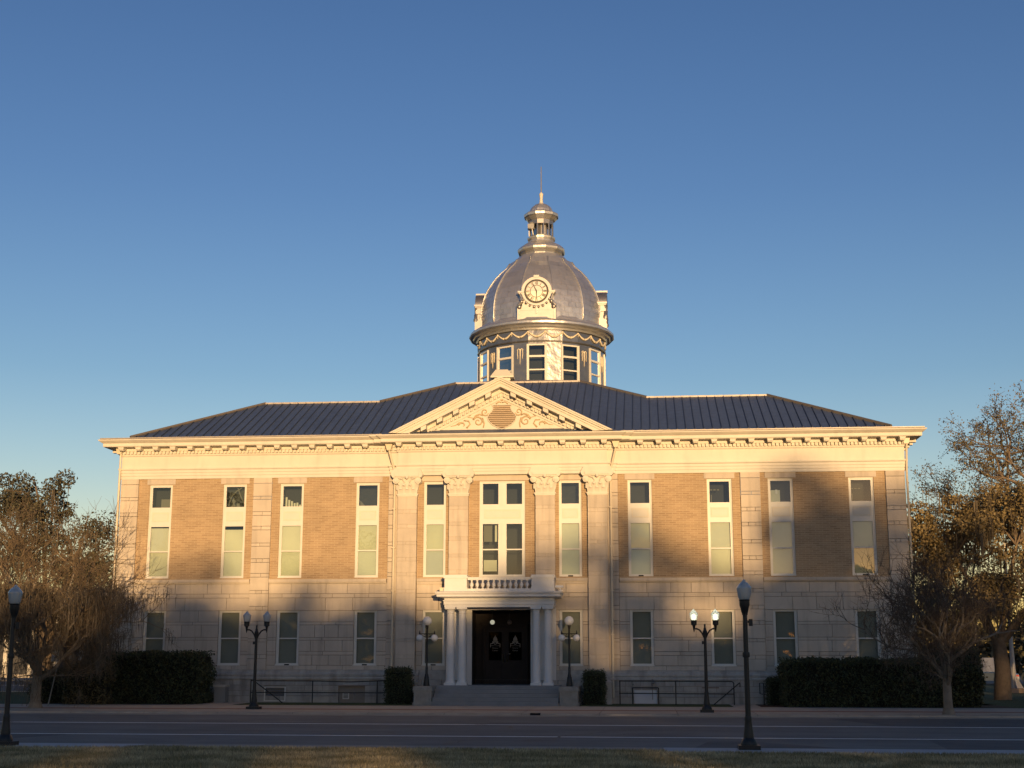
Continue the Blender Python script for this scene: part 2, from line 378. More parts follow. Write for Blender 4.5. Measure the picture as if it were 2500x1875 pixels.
# piers, proud of the wall, built of tall and thin blocks
def pier(mb, x0, x1, y, z0, z1, d=.12):
    z = z0; k = 0
    hts = [.53,.18,.60,.16,.64,.18]
    while z < z1-.05:
        h = min(hts[k%6]*1.02, z1-z)
        if z1-(z+h) < .12: h = z1-z
        if h < .25 and x1-x0 > .6:
            ashlar(mb, x0, x1, [(z,z+h)], y, [], .3, .55, d, .008)
        else: mb.bevbox(x0+.004, x1-.004, y, y+d, z+.008, z+h-.008, .006)
        z += h; k += 1
for s in (-1,1):
    for i,(a,b) in enumerate(PIERS):
        mb = MB(); x0,x1 = mir(a,b,s); pier(mb, x0, x1, -.07, 1.55, Z_TOP)
        mb.build('pier', stone, C)
for s in (-1,1):      # outer pilasters of the centre bay go to the base
    mb = MB(); x0,x1 = mir(4.20,5.16,s); pier(mb, x0, x1, -.34, 1.55, 9.99, .40); mb.box(x0+.02,x1-.02,-.32,.03,1.55,9.99)
    x0,x1 = mir(5.16,5.30,s); mb.box(x0,x1,-.2,.03,1.2,11.0)
    pa = mb.build('pilaster', stone, C)
    mb = MB(); x0,x1 = mir(1.65,2.61,s); pier(mb, x0, x1, -.34, 5.6, 9.99, .40); mb.box(x0+.02,x1-.02,-.32,.03,5.6,9.99)
    pb = mb.build('pilaster', stone, C)
    for p_, cx in ((pa, s*4.68), (pb, s*2.13)):
        # corinthian-like capital: bell, leaves, volutes, abacus
        mb = MB()
        y0 = -.34; hw = .50
        mb.box(cx-hw,cx+hw,y0-.03,0,9.93,10.0)      # astragal
        mb.box(cx-hw-.03,cx+hw+.03,y0-.06,0,10.0,10.06)
        mb.add([(cx-.47,y0,10.06),(cx+.47,y0,10.06),(cx+.60,y0-.15,10.84),(cx-.60,y0-.15,10.84),(cx-.47,0,10.06),(cx+.47,0,10.06),(cx+.6,0,10.84),(cx-.6,0,10.84)],
               [(0,1,2,3),(0,3,7,4),(1,5,6,2)])
        # abacus with chamfered ends and curved top
        ab = [(-.78,10.95),(-.70,10.84),(.70,10.84),(.78,10.95),(.80,11.02),(.66,11.30),(-.66,11.30),(-.80,11.02)]
        mb.prism([(cx+a,z) for a,z in ab], y0-.27, -.1)
        mb.box(cx-.60,cx+.60,y0-.33,y0-.27,10.90,11.04)
        for q in (-1,1):    # volutes
            for rr,dy in ((.16,.0),(.10,.05),(.05,.08)):
                mb.add(*(lambda c0,r0,yy: ([(c0[0]+r0*math.cos(2*PI*k/14), yy, c0[1]+r0*math.sin(2*PI*k/14)) for k in range(14)]+[(c0[0]+r0*math.cos(2*PI*k/14), -.1, c0[1]+r0*math.sin(2*PI*k/14)) for k in range(14)],
                     [tuple(range(14))]+[(k,k+14,(k+1)%14+14,(k+1)%14) for k in range(14)]))((cx+q*.55,10.70),rr,y0-.22-dy))
            mb.sphere((cx+q*.155,y0-.14,10.50),.075,10,6)
            mb.tube([(cx+q*.12,y0-.12,10.62),(cx+q*.22,y0-.2,10.78),(cx+q*.42,y0-.24,10.82)],.045,6,.03)
        mb.sphere((cx,y0-.26,10.86),.10,10,6)
        for row,zz,n_,l in ((0,10.08,3,.26),(1,10.28,2,.26)):
            for k in range(n_):
                xx = cx+(k-(n_-1)/2)*.31
                yy = y0-.01-.05*row
                mb.add([(xx-.10,yy,zz),(xx+.10,yy,zz),(xx+.12,yy-.05,zz+l*.6),(xx-.12,yy-.05,zz+l*.6),(xx-.07,yy-.13,zz+l),(xx+.07,yy-.13,zz+l),(xx+.05,yy-.14,zz+l-.07),(xx-.05,yy-.14,zz+l-.07)],
                       [(0,1,2,3),(3,2,5,4),(4,5,6,7)])
        for q in (-1,1):
            xx = cx+q*.47; zz = 10.26
            mb.add([(xx-.10,y0-.04,zz),(xx+.06,y0-.04,zz),(xx+.1,y0-.1,zz+.2),(xx-.1,y0-.1,zz+.2),(xx+q*.14,y0-.2,zz+.3),(xx+q*.02,y0-.2,zz+.3)],[(0,1,2,3),(3,2,4,5)])
        mb.build('capital', cream, p_, smooth=30)

# plinth, water-table mouldings
def sweep(mb, prof, path, close=False):
    """prof (out, z); path of (x,y) walked so that outward is to the right"""
    P = [Vector((a,b)) for a,b in path]; n = len(P); rings = []
    for i,p in enumerate(P):
        d0 = (P[i]-P[i-1]).normalized() if i > 0 else (P[1]-P[0]).normalized()
        d1 = (P[i+1]-P[i]).normalized() if i < n-1 else d0
        n0 = Vector((d0.y,-d0.x)); n1 = Vector((d1.y,-d1.x)); mt = (n0+n1)
        mt = mt/ (mt.length_squared/2) if mt.length_squared > 1e-6 else n0
        rings.append([(p.x+mt.x*o, p.y+mt.y*o, z) for o,z in prof])
    m_ = len(prof)
    vs = [v for r_ in rings for v in r_]; fs = []
    for i in range(n-1):
        for k in range(m_-1): fs.append((i*m_+k, (i+1)*m_+k, (i+1)*m_+k+1, i*m_+k+1))
    return mb.add(vs, fs)
pathL = [(-HX,WD),(-HX,0),(-5.16,0)]
pathR = [(5.16,0),(HX,0),(HX,WD)]
bay = [(-5.16,0),(-5.16,-.27),(5.16,-.27),(5.16,0)]
wt = [(0,1.10),(.16,1.10),(.16,1.18),(.12,1.24),(.15,1.28),(.15,1.36),(.09,1.42),(.07,1.48),(.07,1.55),(0,1.56)]
for nm,pth in (('water_table',[(-HX,WD),(-HX,0),(-5.30,0),(-5.30,-.20),(-4.0,-.20)]),('water_table',[(4.0,-.20),(5.30,-.20),(5.30,0),(HX,0),(HX,WD)])):
    mb = MB(); sweep(mb, wt, pth); mb.build(nm, stone_base, C)
mb = MB()
for s in (-1,1):
    x0,x1 = mir(1.55,4.0,s); mb.box(x0,x1,-.25,.02,1.10,1.36); mb.box(x0,x1,-.14,.02,1.36,1.55)
mb.build('bay_water_table', stone_base, C)
# base course blocks with basement openings
baseholes = [(-11.62,-10.55,.06,.75),(-7.95,-6.65,.02,.78)]
mb = MB()
cb_ = [(-.25,.32),(.32,.56),(.56,.82),(.82,1.10)]
for a,b in ((-HX,-5.16),(5.16,HX)):
    mb = MB(); ashlar(mb, a-.06 if a<-6 else a, b+.06 if b>6 else b, cb_, -.10, baseholes, .6, 1.6, .13); mb.build('base_course', stone_base, C)
for a,b in ((-5.16,-1.55),(1.55,5.16)):
    mb = MB(); ashlar(mb, a, b, cb_, -.38, [], .6, 1.4, .4); x0,x1 = (-5.20,-4.15) if a < 0 else (4.15,5.20); mb.box(x0,x1,-.42,.03,1.10,1.56); mb.build('base_course', stone_base, C)
mb = MB(); mb.holes(-HX-.05,HX+.05,-.3,1.1,-.08,baseholes+[(-1.5,1.5,-.3,1.1)],.3); mb.build('base_core', joint, C)

# sill course, between the piers
mb = MB()
for s in (-1,1):
    for a,b in ((5.70,11.58),(12.57,18.48)):
        x0,x1 = mir(a,b,s)
        mb.box(x0,x1,-.12,.05,5.78,5.93); mb.box(x0,x1,-.06,.05,5.72,5.78)
    x0,x1 = mir(2.63,4.18,s); mb.box(x0,x1,-.22,.03,5.78,5.93); mb.box(x0,x1,-.15,.03,5.66,5.78)
mb.box(-1.63,1.63,-.22,.03,5.6,5.93)
mb.build('sill_course', stone, C)

# brick upper walls
mb = MB()
for s in (-1,1):
    for a,b in ((5.67,11.60),(12.55,18.50)):
        x0,x1 = mir(a,b,s); hs = [h for h in holesU if h[0] > x0 and h[1] < x1]
        mb.holes(x0,x1,5.93,Z_TOP+.1,.03,hs,.22)
hs = [h for h in holesU if abs(h[0]) < 4.2 and abs(h[1]) < 4.2]
mb.holes(-4.2,4.2,5.93,11.1,-.08,hs,.3)
mb.build('brick_wall', brick, C)
# lintels
for s in (-1,1):
    for a,b in UW:
        x0,x1 = mir(a-.14,b+.14,s); mb = MB(); mb.bevbox(x0,x1,.005,.1,10.70,10.99,.008); mb.build('lintel', stone, C)
    x0,x1 = mir(2.62,4.19,s); mb = MB(); mb.box(x0,x1,-.11,.02,10.71,11.1); mb.build('lintel', stone, C)
mb = MB(); mb.box(-1.64,1.64,-.11,.02,10.71,11.1); mb.build('lintel', stone, C)

# entablature and cornice, swept round wings and bay
full = [(-HX,WD),(-HX,0),(-5.52,0),(-5.52,-.16),(-5.14,-.16),(-5.14,-.32),(5.14,-.32),(5.14,-.16),(5.52,-.16),(5.52,0),(HX,0),(HX,WD)]
ent = [(-.3,10.98),(.05,10.98),(.05,11.13),(.08,11.14),(.08,11.28),(.11,11.29),(.11,11.41),(.16,11.46),(.16,11.52),(.04,11.54),(.04,12.12),(.09,12.17),(.09,12.22)]
mb = MB(); sweep(mb, ent, full); mb.build('entablature', cream, C)
corn = [(.09,12.22),(.11,12.22),(.11,12.38),(.20,12.39),(.20,12.55),(.76,12.55),(.78,12.59),(.78,12.72),(.82,12.74),(.88,12.78),(.97,12.85),(.98,12.90),(.90,12.92),(-.2,12.97)]
mb = MB(); sweep(mb, corn, full)
def dentils(x0, x1, y, step=.185, w_=.105):
    n = int((x1-x0)/step); st = (x1-x0)/n
    for k in range(n):
        xa = x0+st*k+.02; mb.box(xa,xa+w_,y-.23,y-.10,12.24,12.38)
def modil(x0, x1, y, n):
    for k in range(n):
        xc = x0+(x1-x0)*k/(n-1)
        mb.box(xc-.13,xc+.13,y-.68,y-.19,12.42,12.51); mb.box(xc-.15,xc+.15,y-.70,y-.19,12.51,12.547)
        mb.box(xc-.11,xc+.11,y-.60,y-.19,12.38,12.42)
for s in (-1,1):
    x0,x1 = mir(5.65,HX+.1,s); dentils(x0,x1,0)
    x0,x1 = mir(6.8,19.3,s); modil(x0,x1,0,15)
    x0,x1 = mir(5.2,5.6,s); dentils(x0,x1,-.16)
    for k in range(12):     # side returns
        yy = .4+k*.86
        x0,x1 = mir(HX+.19,HX+.68,s); mb.box(x0,x1,yy-.13,yy+.13,12.40,12.547)
dentils(-5.2,5.2,-.32)
modil(-5.05,5.05,-.32,11)
mb.build('cornice', cream, C)

# pediment
SL = .4973
PB, PA = 12.97, 15.70
mb = MB()
mb.prism([(-4.9,13.0),(4.9,13.0),(0,13.0+4.9*SL-.06)], -.36, -.1)
ped = mb.build('pediment', cream, C)
mb = MB()
L_ = math.hypot(5.5,5.5*SL); cs, sn = 5.5/L_, 5.5*SL/L_
def rake(y0, y1, d0, d1, inset=0):     # bands measured vertically below the outer edge line
    mb.prism([(-5.5+ (d0/SL) ,PB),(0,PA-d0),(5.5-(d0/SL),PB),(5.5-(d1/SL),PB),(0,PA-d1),(-5.5+(d1/SL),PB)], y0, y1)
rake(-1.32,-.1,0,.08); rake(-1.26,-.1,.08,.17); rake(-1.16,-.1,.17,.28); rake(-1.10,-.1,.28,.47)
rake(-.56,-.1,.47,.66); rake(-.46,-.1,.66,.84); rake(-.42,-.1,.84,.96)
for s in (-1,1):
    for k in range(6):
        t = .62+k*.80; zc = PA-t*SL-.47
        mb.add([(s*(t-.13),yy,zc+.13*SL+dz) for yy in (-1.02,-.5) for dz in (0,)]+[(s*(t+.13),yy,zc-.13*SL) for yy in (-1.02,-.5)]+
               [(s*(t-.13),yy,zc+.13*SL-.2) for yy in (-1.02,-.5)]+[(s*(t+.13),yy,zc-.13*SL-.2) for yy in (-1.02,-.5)],
               [(0,1,3,2),(4,6,7,5),(0,2,6,4),(1,5,7,3),(0,4,5,1),(2,3,7,6)])
    for k in range(21):
        t = .14+k*.195; zc = PA-t*SL-.68; h = .15
        mb.add([(s*(t-.05),-.58,zc+.05*SL),(s*(t+.05),-.58,zc-.05*SL),(s*(t+.05),-.44,zc-.05*SL),(s*(t-.05),-.44,zc+.05*SL),
                (s*(t-.05),-.58,zc+.05*SL-h),(s*(t+.05),-.58,zc-.05*SL-h),(s*(t+.05),-.44,zc-.05*SL-h),(s*(t-.05),-.44,zc+.05*SL-h)],
               [(0,1,2,3),(4,7,6,5),(0,4,5,1),(1,5,6,2),(2,6,7,3),(3,7,4,0)])
mb.build('raking_cornice', cream, ped)
# louvre in the tympanum, urn outline
urn = [(-.46,14.41),(-.40,14.33),(-.41,14.24),(-.46,14.12),(-.60,13.98),(-.67,13.84),(-.62,13.66),(-.42,13.46),(-.15,13.32),(0,13.26),(.15,13.32),(.42,13.46),(.62,13.66),(.67,13.84),(.60,13.98),(.46,14.12),(.41,14.24),(.40,14.33),(.46,14.41)]
def urnw(z):
    lp = [(abs(x),zz) for x,zz in urn if x <= 0]
    for (xa,za),(xb,zb) in zip(lp[:-1],lp[1:]):
        if zb <= z <= za: return xa+(xb-xa)*(za-z)/(za-zb)
    return 0
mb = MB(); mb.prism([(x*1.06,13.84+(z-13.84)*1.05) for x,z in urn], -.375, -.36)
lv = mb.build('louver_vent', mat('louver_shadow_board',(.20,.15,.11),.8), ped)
mb = MB()
z = 13.33
while z < 14.38:
    ww = urnw(z+.04); mb.add([(-ww,-.46,z),(ww,-.46,z),(ww,-.38,z+.085),(-ww,-.38,z+.085),(-ww,-.47,z+.025),(ww,-.47,z+.025)],[(0,1,5,4),(4,5,2,3)]); z += .098
mb.build('slat', louver, lv)
mb = MB(); pts = [(x*1.07,-.40,13.84+(zz-13.84)*1.06) for x,zz in urn]; mb.tube(pts+[pts[0]], .028, 6)
mb.build('louver_frame', cream, lv)
def spiral(cx, cz, r0, turns, a0, s, th=.045, n=26):
    return [(s*(cx+(r0*(1-.82*k/n))*math.cos(a0+turns*2*PI*k/n)), -.385, cz+(r0*(1-.82*k/n))*math.sin(a0+turns*2*PI*k/n)) for k in range(n+1)]
for s in (-1,1):
    mb = MB()
    mb.tube(spiral(1.18,13.62,.26,1.4,R(20),s), .045, 6, .02)
    mb.tube(spiral(.84,14.10,.20,1.3,R(200),s), .04, 6, .02)
    mb.tube(spiral(1.95,13.42,.22,.55,R(10),s), .055, 6, .015)
    mb.tube([(s*1.42,-.385,13.72),(s*1.30,-.385,13.92),(s*1.10,-.385,13.99),(s*.95,-.385,13.92)], .055, 6, .03)
    mb.tube([(s*.92,-.385,13.30),(s*.88,-.385,13.52),(s*.98,-.385,13.80)], .03, 6, .05)
    mb.tube([(s*1.75,-.385,13.30),(s*1.58,-.385,13.50),(s*1.66,-.385,13.66),(s*1.9,-.385,13.68)], .045, 6, .03)
    mb.tube([(s*2.1,-.385,13.6),(s*2.3,-.385,13.45),(s*2.55,-.385,13.40)], .03, 6, .012)
    mb.tube([(s*1.55,-.385,13.95),(s*1.7,-.385,13.86),(s*1.42,-.385,13.8)], .03, 6, .015)
    mb.tube([(s*.30,-.385,14.50),(s*.15,-.385,14.60),(s*.02,-.385,14.56)], .03, 6)
    mb.build('scroll_relief', relief, ped, smooth=True)
mb = MB(); mb.sphere((0,-.37,14.70),.07,10,6); mb.build('rosette', relief, ped, smooth=True)

# ------------------------------------------------------------------ windows
def glazed(mbf, x0, x1, z0, z1, y, t=.035): # moulded bead round a pane
    mbf.box(x0-t,x0,y-.02,y+.03,z0-t,z1+t); mbf.box(x1,x1+t,y-.02,y+.03,z0-t,z1+t)
    mbf.box(x0,x1,y-.02,y+.03,z1,z1+t); mbf.box(x0,x1,y-.02,y+.03,z0-t,z0)
def window_part(x0, x1, z0, z1, yf, upper, blindmode, seed, ac=False):
    """one window: frame with two-sash opening; upper storey adds transom light and a painted panel"""
    rr = random.Random(seed)
    y = yf
    lights = []
    if upper: lights = [(z0+.11,z0+1.30),(z0+1.36,z0+2.58),(z0+3.55,z0+4.57)]
    else: lights = [(z0+.10,z0+1.26),(z0+1.32,z1-.09)]
    gx0, gx1 = x0+.125, x1-.125
    mbf = MB(); hs = [(gx0,gx1,a,b) for a,b in lights]
    mbf.holes(x0,x1,z0,z1,y,hs,.06)
    mbf.box(x0,x0+.05,y-.035,y-.001,z0,z1); mbf.box(x1-.05,x1,y-.035,y-.001,z0,z1); mbf.box(x0+.05,x1-.05,y-.035,y-.001,z1-.05,z1)
    mbf.box(x0-.03,x1+.03,y-.09,y-.001,z0-.03,z0+.05)
    f = mbf.build('window', frame, C)
    if upper:
        m2 = MB(); m2.box(x0+.16,x1-.16,y-.018,y-.001,z0+2.83,z0+3.32)
        m2.build('spandrel_panel', panelm, f)
        m2 = MB(); a,b,c,d = x0+.20,x1-.20,z0+2.88,z0+3.27
        m2.box(a,b,y-.030,y-.0185,c,c+.02); m2.box(a,b,y-.030,y-.0185,d-.02,d); m2.box(a,a+.02,y-.030,y-.0185,c+.02,d-.02); m2.box(b-.02,b,y-.030,y-.0185,c+.02,d-.02)
        m2.build('panel_moulding', creamtrim, f)
    for i,(a,b) in enumerate(lights):
        m3 = MB(); tx,tz = rr.gauss(0,.006),rr.gauss(0,.009); m3.quad((gx0,y+.04-tx-tz,a),(gx1,y+.04+tx-tz,a),(gx1,y+.04+tx+tz,b),(gx0,y+.04-tx+tz,b)); m3.build('pane', glassground if not upper else (glasswavy if rr.random() < .4 else glass), f)
    # blind behind the sashes, dark room behind all
    top = lights[-2][1] if upper else lights[-1][1]
    gap = {'full':0,'high':.06,'gap':.16}.get(blindmode,0)
    if blindmode != 'none':
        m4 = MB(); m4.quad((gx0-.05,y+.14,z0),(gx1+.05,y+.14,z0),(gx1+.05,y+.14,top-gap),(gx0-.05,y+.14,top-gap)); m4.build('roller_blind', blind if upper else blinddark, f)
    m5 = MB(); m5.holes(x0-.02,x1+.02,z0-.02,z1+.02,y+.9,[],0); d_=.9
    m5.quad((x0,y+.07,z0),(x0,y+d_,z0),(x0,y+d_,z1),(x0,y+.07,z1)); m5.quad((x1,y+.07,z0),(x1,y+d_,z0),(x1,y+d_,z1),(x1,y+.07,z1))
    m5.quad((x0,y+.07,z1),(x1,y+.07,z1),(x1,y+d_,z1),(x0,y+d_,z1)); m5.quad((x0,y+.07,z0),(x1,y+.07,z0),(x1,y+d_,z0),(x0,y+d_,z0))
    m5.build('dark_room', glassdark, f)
    if ac:
        m6 = MB(); m6.box((x0+x1)/2-.12,(x0+x1)/2+.12,y-.10,y-.091,z0-.0,z0+.06); m6.build('vent_slot', dark, f)
    return f
idx = 0
for s in (-1,1):
    for i,(a,b) in enumerate(UW):
        x0,x1 = mir(a,b,s)
        bmode = 'gap' if (s < 0 and i == 1) else ('high' if (s<0 and i==0) else 'full')
        f = window_part(x0,x1,UZ0,UZ1,.13,True,bmode,idx, ac=(s>0 and i in (0,3))); idx += 1
        tz = UZ0+3.55
        if (s,i) == (-1,0): MB().box(x0+.5,x1-.13,.4,.5,tz-.1,tz+.45).build('cardboard_box', room, f)
        if (s,i) == (-1,1):
            m = MB(); m.tube([(x0+.15,.5,tz+.1),(x0+.3,.5,tz+.6),(x0+.55,.5,tz+.85),(x0+.8,.5,tz+1.0)],.03,6); m.tube([(x0+.95,.5,tz+.2),(x0+.75,.5,tz+.6),(x0+.6,.5,tz+1.0)],.03,6); m.lathe([(.10,0),(.12,.1),(.05,.2),(.11,.32),(.04,.45)],10,(x0+.42,.45,tz)); m.box(x0+.6,x0+.75,.4,.5,tz,tz+.2)
            m.build('ornament', room, f)
        if (s,i) == (-1,2):
            m = MB()
            for k,h in enumerate((.5,.36,.3,.2,.22,.12)): m.box(x0+.18+k*.14,x0+.27+k*.14,.42,.5,tz-.1,tz+h)
            m.build('folder_stack', blind, f)
        if (s,i) == (-1,3): MB().prism([(x0+.13,tz-.1),(x0+.5,tz-.1),(x0+.3,tz+.12),(x0+.13,tz+.3)],.42,.45).build('paper', room, f)
        if (s,i) == (1,1):
            MB().box(x0+.12,x0+.6,.42,.5,tz-.1,tz+.6).build('poster', blind, f); MB().box(x0+.38,x0+.48,.40,.415,tz+.42,tz+.62).build('tag', signwhite, f)
        if (s,i) == (1,2) or (s,i) == (1,0):
            m = MB()
            for k in range(3): m.box(x0+.16+k*.17,x0+.27+k*.17,.42,.46,tz+.62,tz+.67)
            m.box(x0+.2,x0+.24,.42,.46,tz+.05,tz+.4); m.build('lamp_strip', room, f)
    for i,(a,b) in enumerate(GW):
        x0,x1 = mir(a,b,s)
        window_part(x0,x1,GZ0,GZ1,.12,False,'full',idx,ac=(s<0 and i in (2,3))); idx += 1
    x0,x1 = mir(*BW,s)
    window_part(x0,x1,UZ0,UZ1,.02,True,'full' ,idx,ac=(s>0)); idx += 1
    window_part(x0,x1,GZ0,GZ1,.04,False,'full',idx,ac=(s<0)); idx += 1
# central double window
z0 = UZ0; y = .02
hsx = [(-.97,-.20),(.20,.97)]
lights = [(z0+.11,z0+1.30),(z0+1.36,z0+2.58),(z0+3.55,z0+4.57)]
mbf = MB(); mbf.holes(-1.13,1.13,UZ0,UZ1,y,[(a,b,c,d) for a,b in hsx for c,d in lights],.06)
mbf.box(-1.13,-1.08,y-.035,y-.001,UZ0,UZ1); mbf.box(1.08,1.13,y-.035,y-.001,UZ0,UZ1); mbf.box(-1.08,1.08,y-.035,y-.001,UZ1-.05,UZ1)
mbf.box(-1.16,1.16,y-.09,y-.001,UZ0-.03,UZ0+.05)
for c_ in (-.03,): mbf.box(-.06,.06,y-.03,y-.001,UZ0+.05,UZ0+2.62); mbf.box(-.06,.06,y-.03,y-.001,UZ0+3.5,UZ1-.05)
f = mbf.build('double_window', frame, C)
for a,b in hsx:
    for c,d in lights: MB().quad((a,y+.04,c),(b,y+.04,c),(b,y+.04,d),(a,y+.04,d)).build('pane', glass, f)
MB().box(-.92,.92,y-.018,y-.001,z0+2.83,z0+3.30).build('spandrel_panel', panelm, f)
m2 = MB(); a,b,c,d = -.86,.86,z0+2.88,z0+3.25
m2.box(a,b,y-.030,y-.0185,c,c+.02); m2.box(a,b,y-.030,y-.0185,d-.02,d); m2.box(a,a+.02,y-.030,y-.0185,c+.02,d-.02); m2.box(b-.02,b,y-.030,y-.0185,c+.02,d-.02)
m2.build('panel_moulding', creamtrim, f)
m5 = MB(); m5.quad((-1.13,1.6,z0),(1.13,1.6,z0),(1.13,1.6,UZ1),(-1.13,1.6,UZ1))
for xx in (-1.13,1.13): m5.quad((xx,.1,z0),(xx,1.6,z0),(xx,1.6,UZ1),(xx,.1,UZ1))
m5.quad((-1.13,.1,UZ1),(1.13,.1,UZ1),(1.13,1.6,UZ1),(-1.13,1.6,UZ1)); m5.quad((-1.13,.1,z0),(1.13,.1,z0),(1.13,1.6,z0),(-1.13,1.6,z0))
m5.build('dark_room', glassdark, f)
MB().box(-.42,-.25,.5,.52,z0+1.75,z0+2.6).build('inner_curtain', blind, f)
MB().box(-.97,-.55,.5,.52,z0+1.75,z0+2.6).build('wall_board', room, f)
MB().box(-.97,-.32,.5,.52,z0+.3,z0+.85).build('cabinet', blind, f)

# ------------------------------------------------------------------ portico
P = C
PZ = .87
mb = MB()
for xc in (-2.32,-1.76,1.76,2.32):
    m = MB()
    m.box(xc-.26,xc+.26,-1.62,-1.10,PZ,PZ+.11); m.lathe([(.25,.11),(.25,.15),(.215,.2),(.205,.24),(.205,1.1),(.19,2.2),(.172,3.28),(.172,3.32),(.19,3.34),(.19,3.37),(.172,3.39),(.172,3.45),(.2,3.49),(.24,3.53)],24,(xc,-1.36,PZ))
    m.box(xc-.25,xc+.25,-1.61,-1.11,PZ+3.53,PZ+3.62)
    m.build('column', white, C, smooth=35)
m = MB()
for s in (-1,1):                      # square engaged piers behind the columns
    x0,x1 = mir(1.52,2.62,s); m.box(x0,x1,-.30,-.07,PZ,4.49)
    x0,x1 = mir(1.50,1.66,s); m.box(x0,x1,-.42,-.30,PZ,4.49)
    m.build('portico_pier', white, C); m = MB()
m = MB()
po = [(-2.60,-.1),(-2.60,-1.58),(2.60,-1.58),(2.60,-.1)]
sweep(m, [(-.3,4.49),(0,4.49),(0,4.60),(.03,4.61),(.03,4.76),(.06,4.78),(.06,4.82),(.0,4.84),(.0,4.90),(.14,4.94),(.30,4.96),(.33,4.98),(.33,5.07),(.37,5.11),(.40,5.17),(.40,5.20),(.30,5.23),(-1.0,5.26)], po)
m.box(-2.3,2.3,-1.3,-.1,4.49,4.6)
port = m.build('portico_entablature', white, C)
# balustrade
for s in (-1,1):
    m = MB(); x0,x1 = mir(1.55,2.62,s)
    m.box(x0-.03,x1+.03,-1.50,-.34,5.23,5.42); m.box(x0,x1,-1.46,-.34,5.42,5.86); m.box(x0-.04,x1+.04,-1.51,-.34,5.86,5.96); m.box(x0-.01,x1+.01,-1.47,-.34,5.96,6.02)
    a,b = x0+.14,x1-.14
    m.box(a,b,-1.475,-1.4605,5.50,5.53); m.box(a,b,-1.475,-1.4605,5.76,5.79); m.box(a,a+.03,-1.475,-1.4605,5.53,5.76); m.box(b-.03,b,-1.475,-1.4605,5.53,5.76)
    m.build('balustrade_pedestal', white, C)
m = MB(); m.box(-1.52,1.52,-1.44,-1.16,5.23,5.37); m.box(-1.52,1.52,-1.42,-1.18,5.78,5.90); m.box(-1.52,1.52,-1.45,-1.15,5.87,5.91)
bal = m.build('balustrade_rail', white, C)
for k in range(11):
    xc = -1.33+k*2.66/10
    m = MB(); m.lathe([(.055,5.37),(.055,5.40),(.035,5.42),(.085,5.50),(.09,5.55),(.05,5.66),(.035,5.70),(.06,5.74),(.06,5.78)],10,(xc,-1.30,0)); m.build('baluster', white, C, smooth=40)
# floodlight on the portico roof, right, and small box on the left
m = MB(); m.tube([(2.68,-1.5,5.44),(3.06,-1.5,5.43)],.055,10); m.box(2.72,3.04,-1.53,-1.47,5.49,5.51); m.tube([(2.9,-1.5,5.38),(2.95,-1.5,5.24)],.025,6); m.box(2.86,3.04,-1.55,-1.45,5.24,5.27)
m.build('floodlight', signwhite, C, smooth=40)
m = MB(); m.box(-2.88,-2.66,-1.25,-1.0,5.26,5.40); m.box(-2.90,-2.64,-1.27,-.98,5.40,5.43); m.build('junction_box', creamtrim, C)
# doorway recess
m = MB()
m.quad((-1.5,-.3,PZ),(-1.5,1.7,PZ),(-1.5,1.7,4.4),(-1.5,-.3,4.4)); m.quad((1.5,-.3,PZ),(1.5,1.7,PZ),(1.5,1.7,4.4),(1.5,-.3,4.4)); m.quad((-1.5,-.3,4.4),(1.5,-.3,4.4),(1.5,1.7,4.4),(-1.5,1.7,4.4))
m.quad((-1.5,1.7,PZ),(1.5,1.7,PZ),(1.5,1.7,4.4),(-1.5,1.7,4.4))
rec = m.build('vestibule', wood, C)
m = MB()
for s in (-1,1):
    x0,x1 = mir(1.42,1.50,s); m.box(x0,x1,-.45,-.25,PZ,4.4)
m.box(-1.5,1.5,-.45,-.25,4.40,4.49)
m.build('door_jamb', white, C)
m = MB(); m.box(-1.12,-1.0,1.52,1.68,PZ,3.72); m.box(.98,1.10,1.52,1.68,PZ,3.72); m.box(-1.12,1.10,1.50,1.68,3.60,3.76); m.box(-1.2,1.18,1.46,1.68,3.76,3.86)
m.build('door_surround', wood, C)
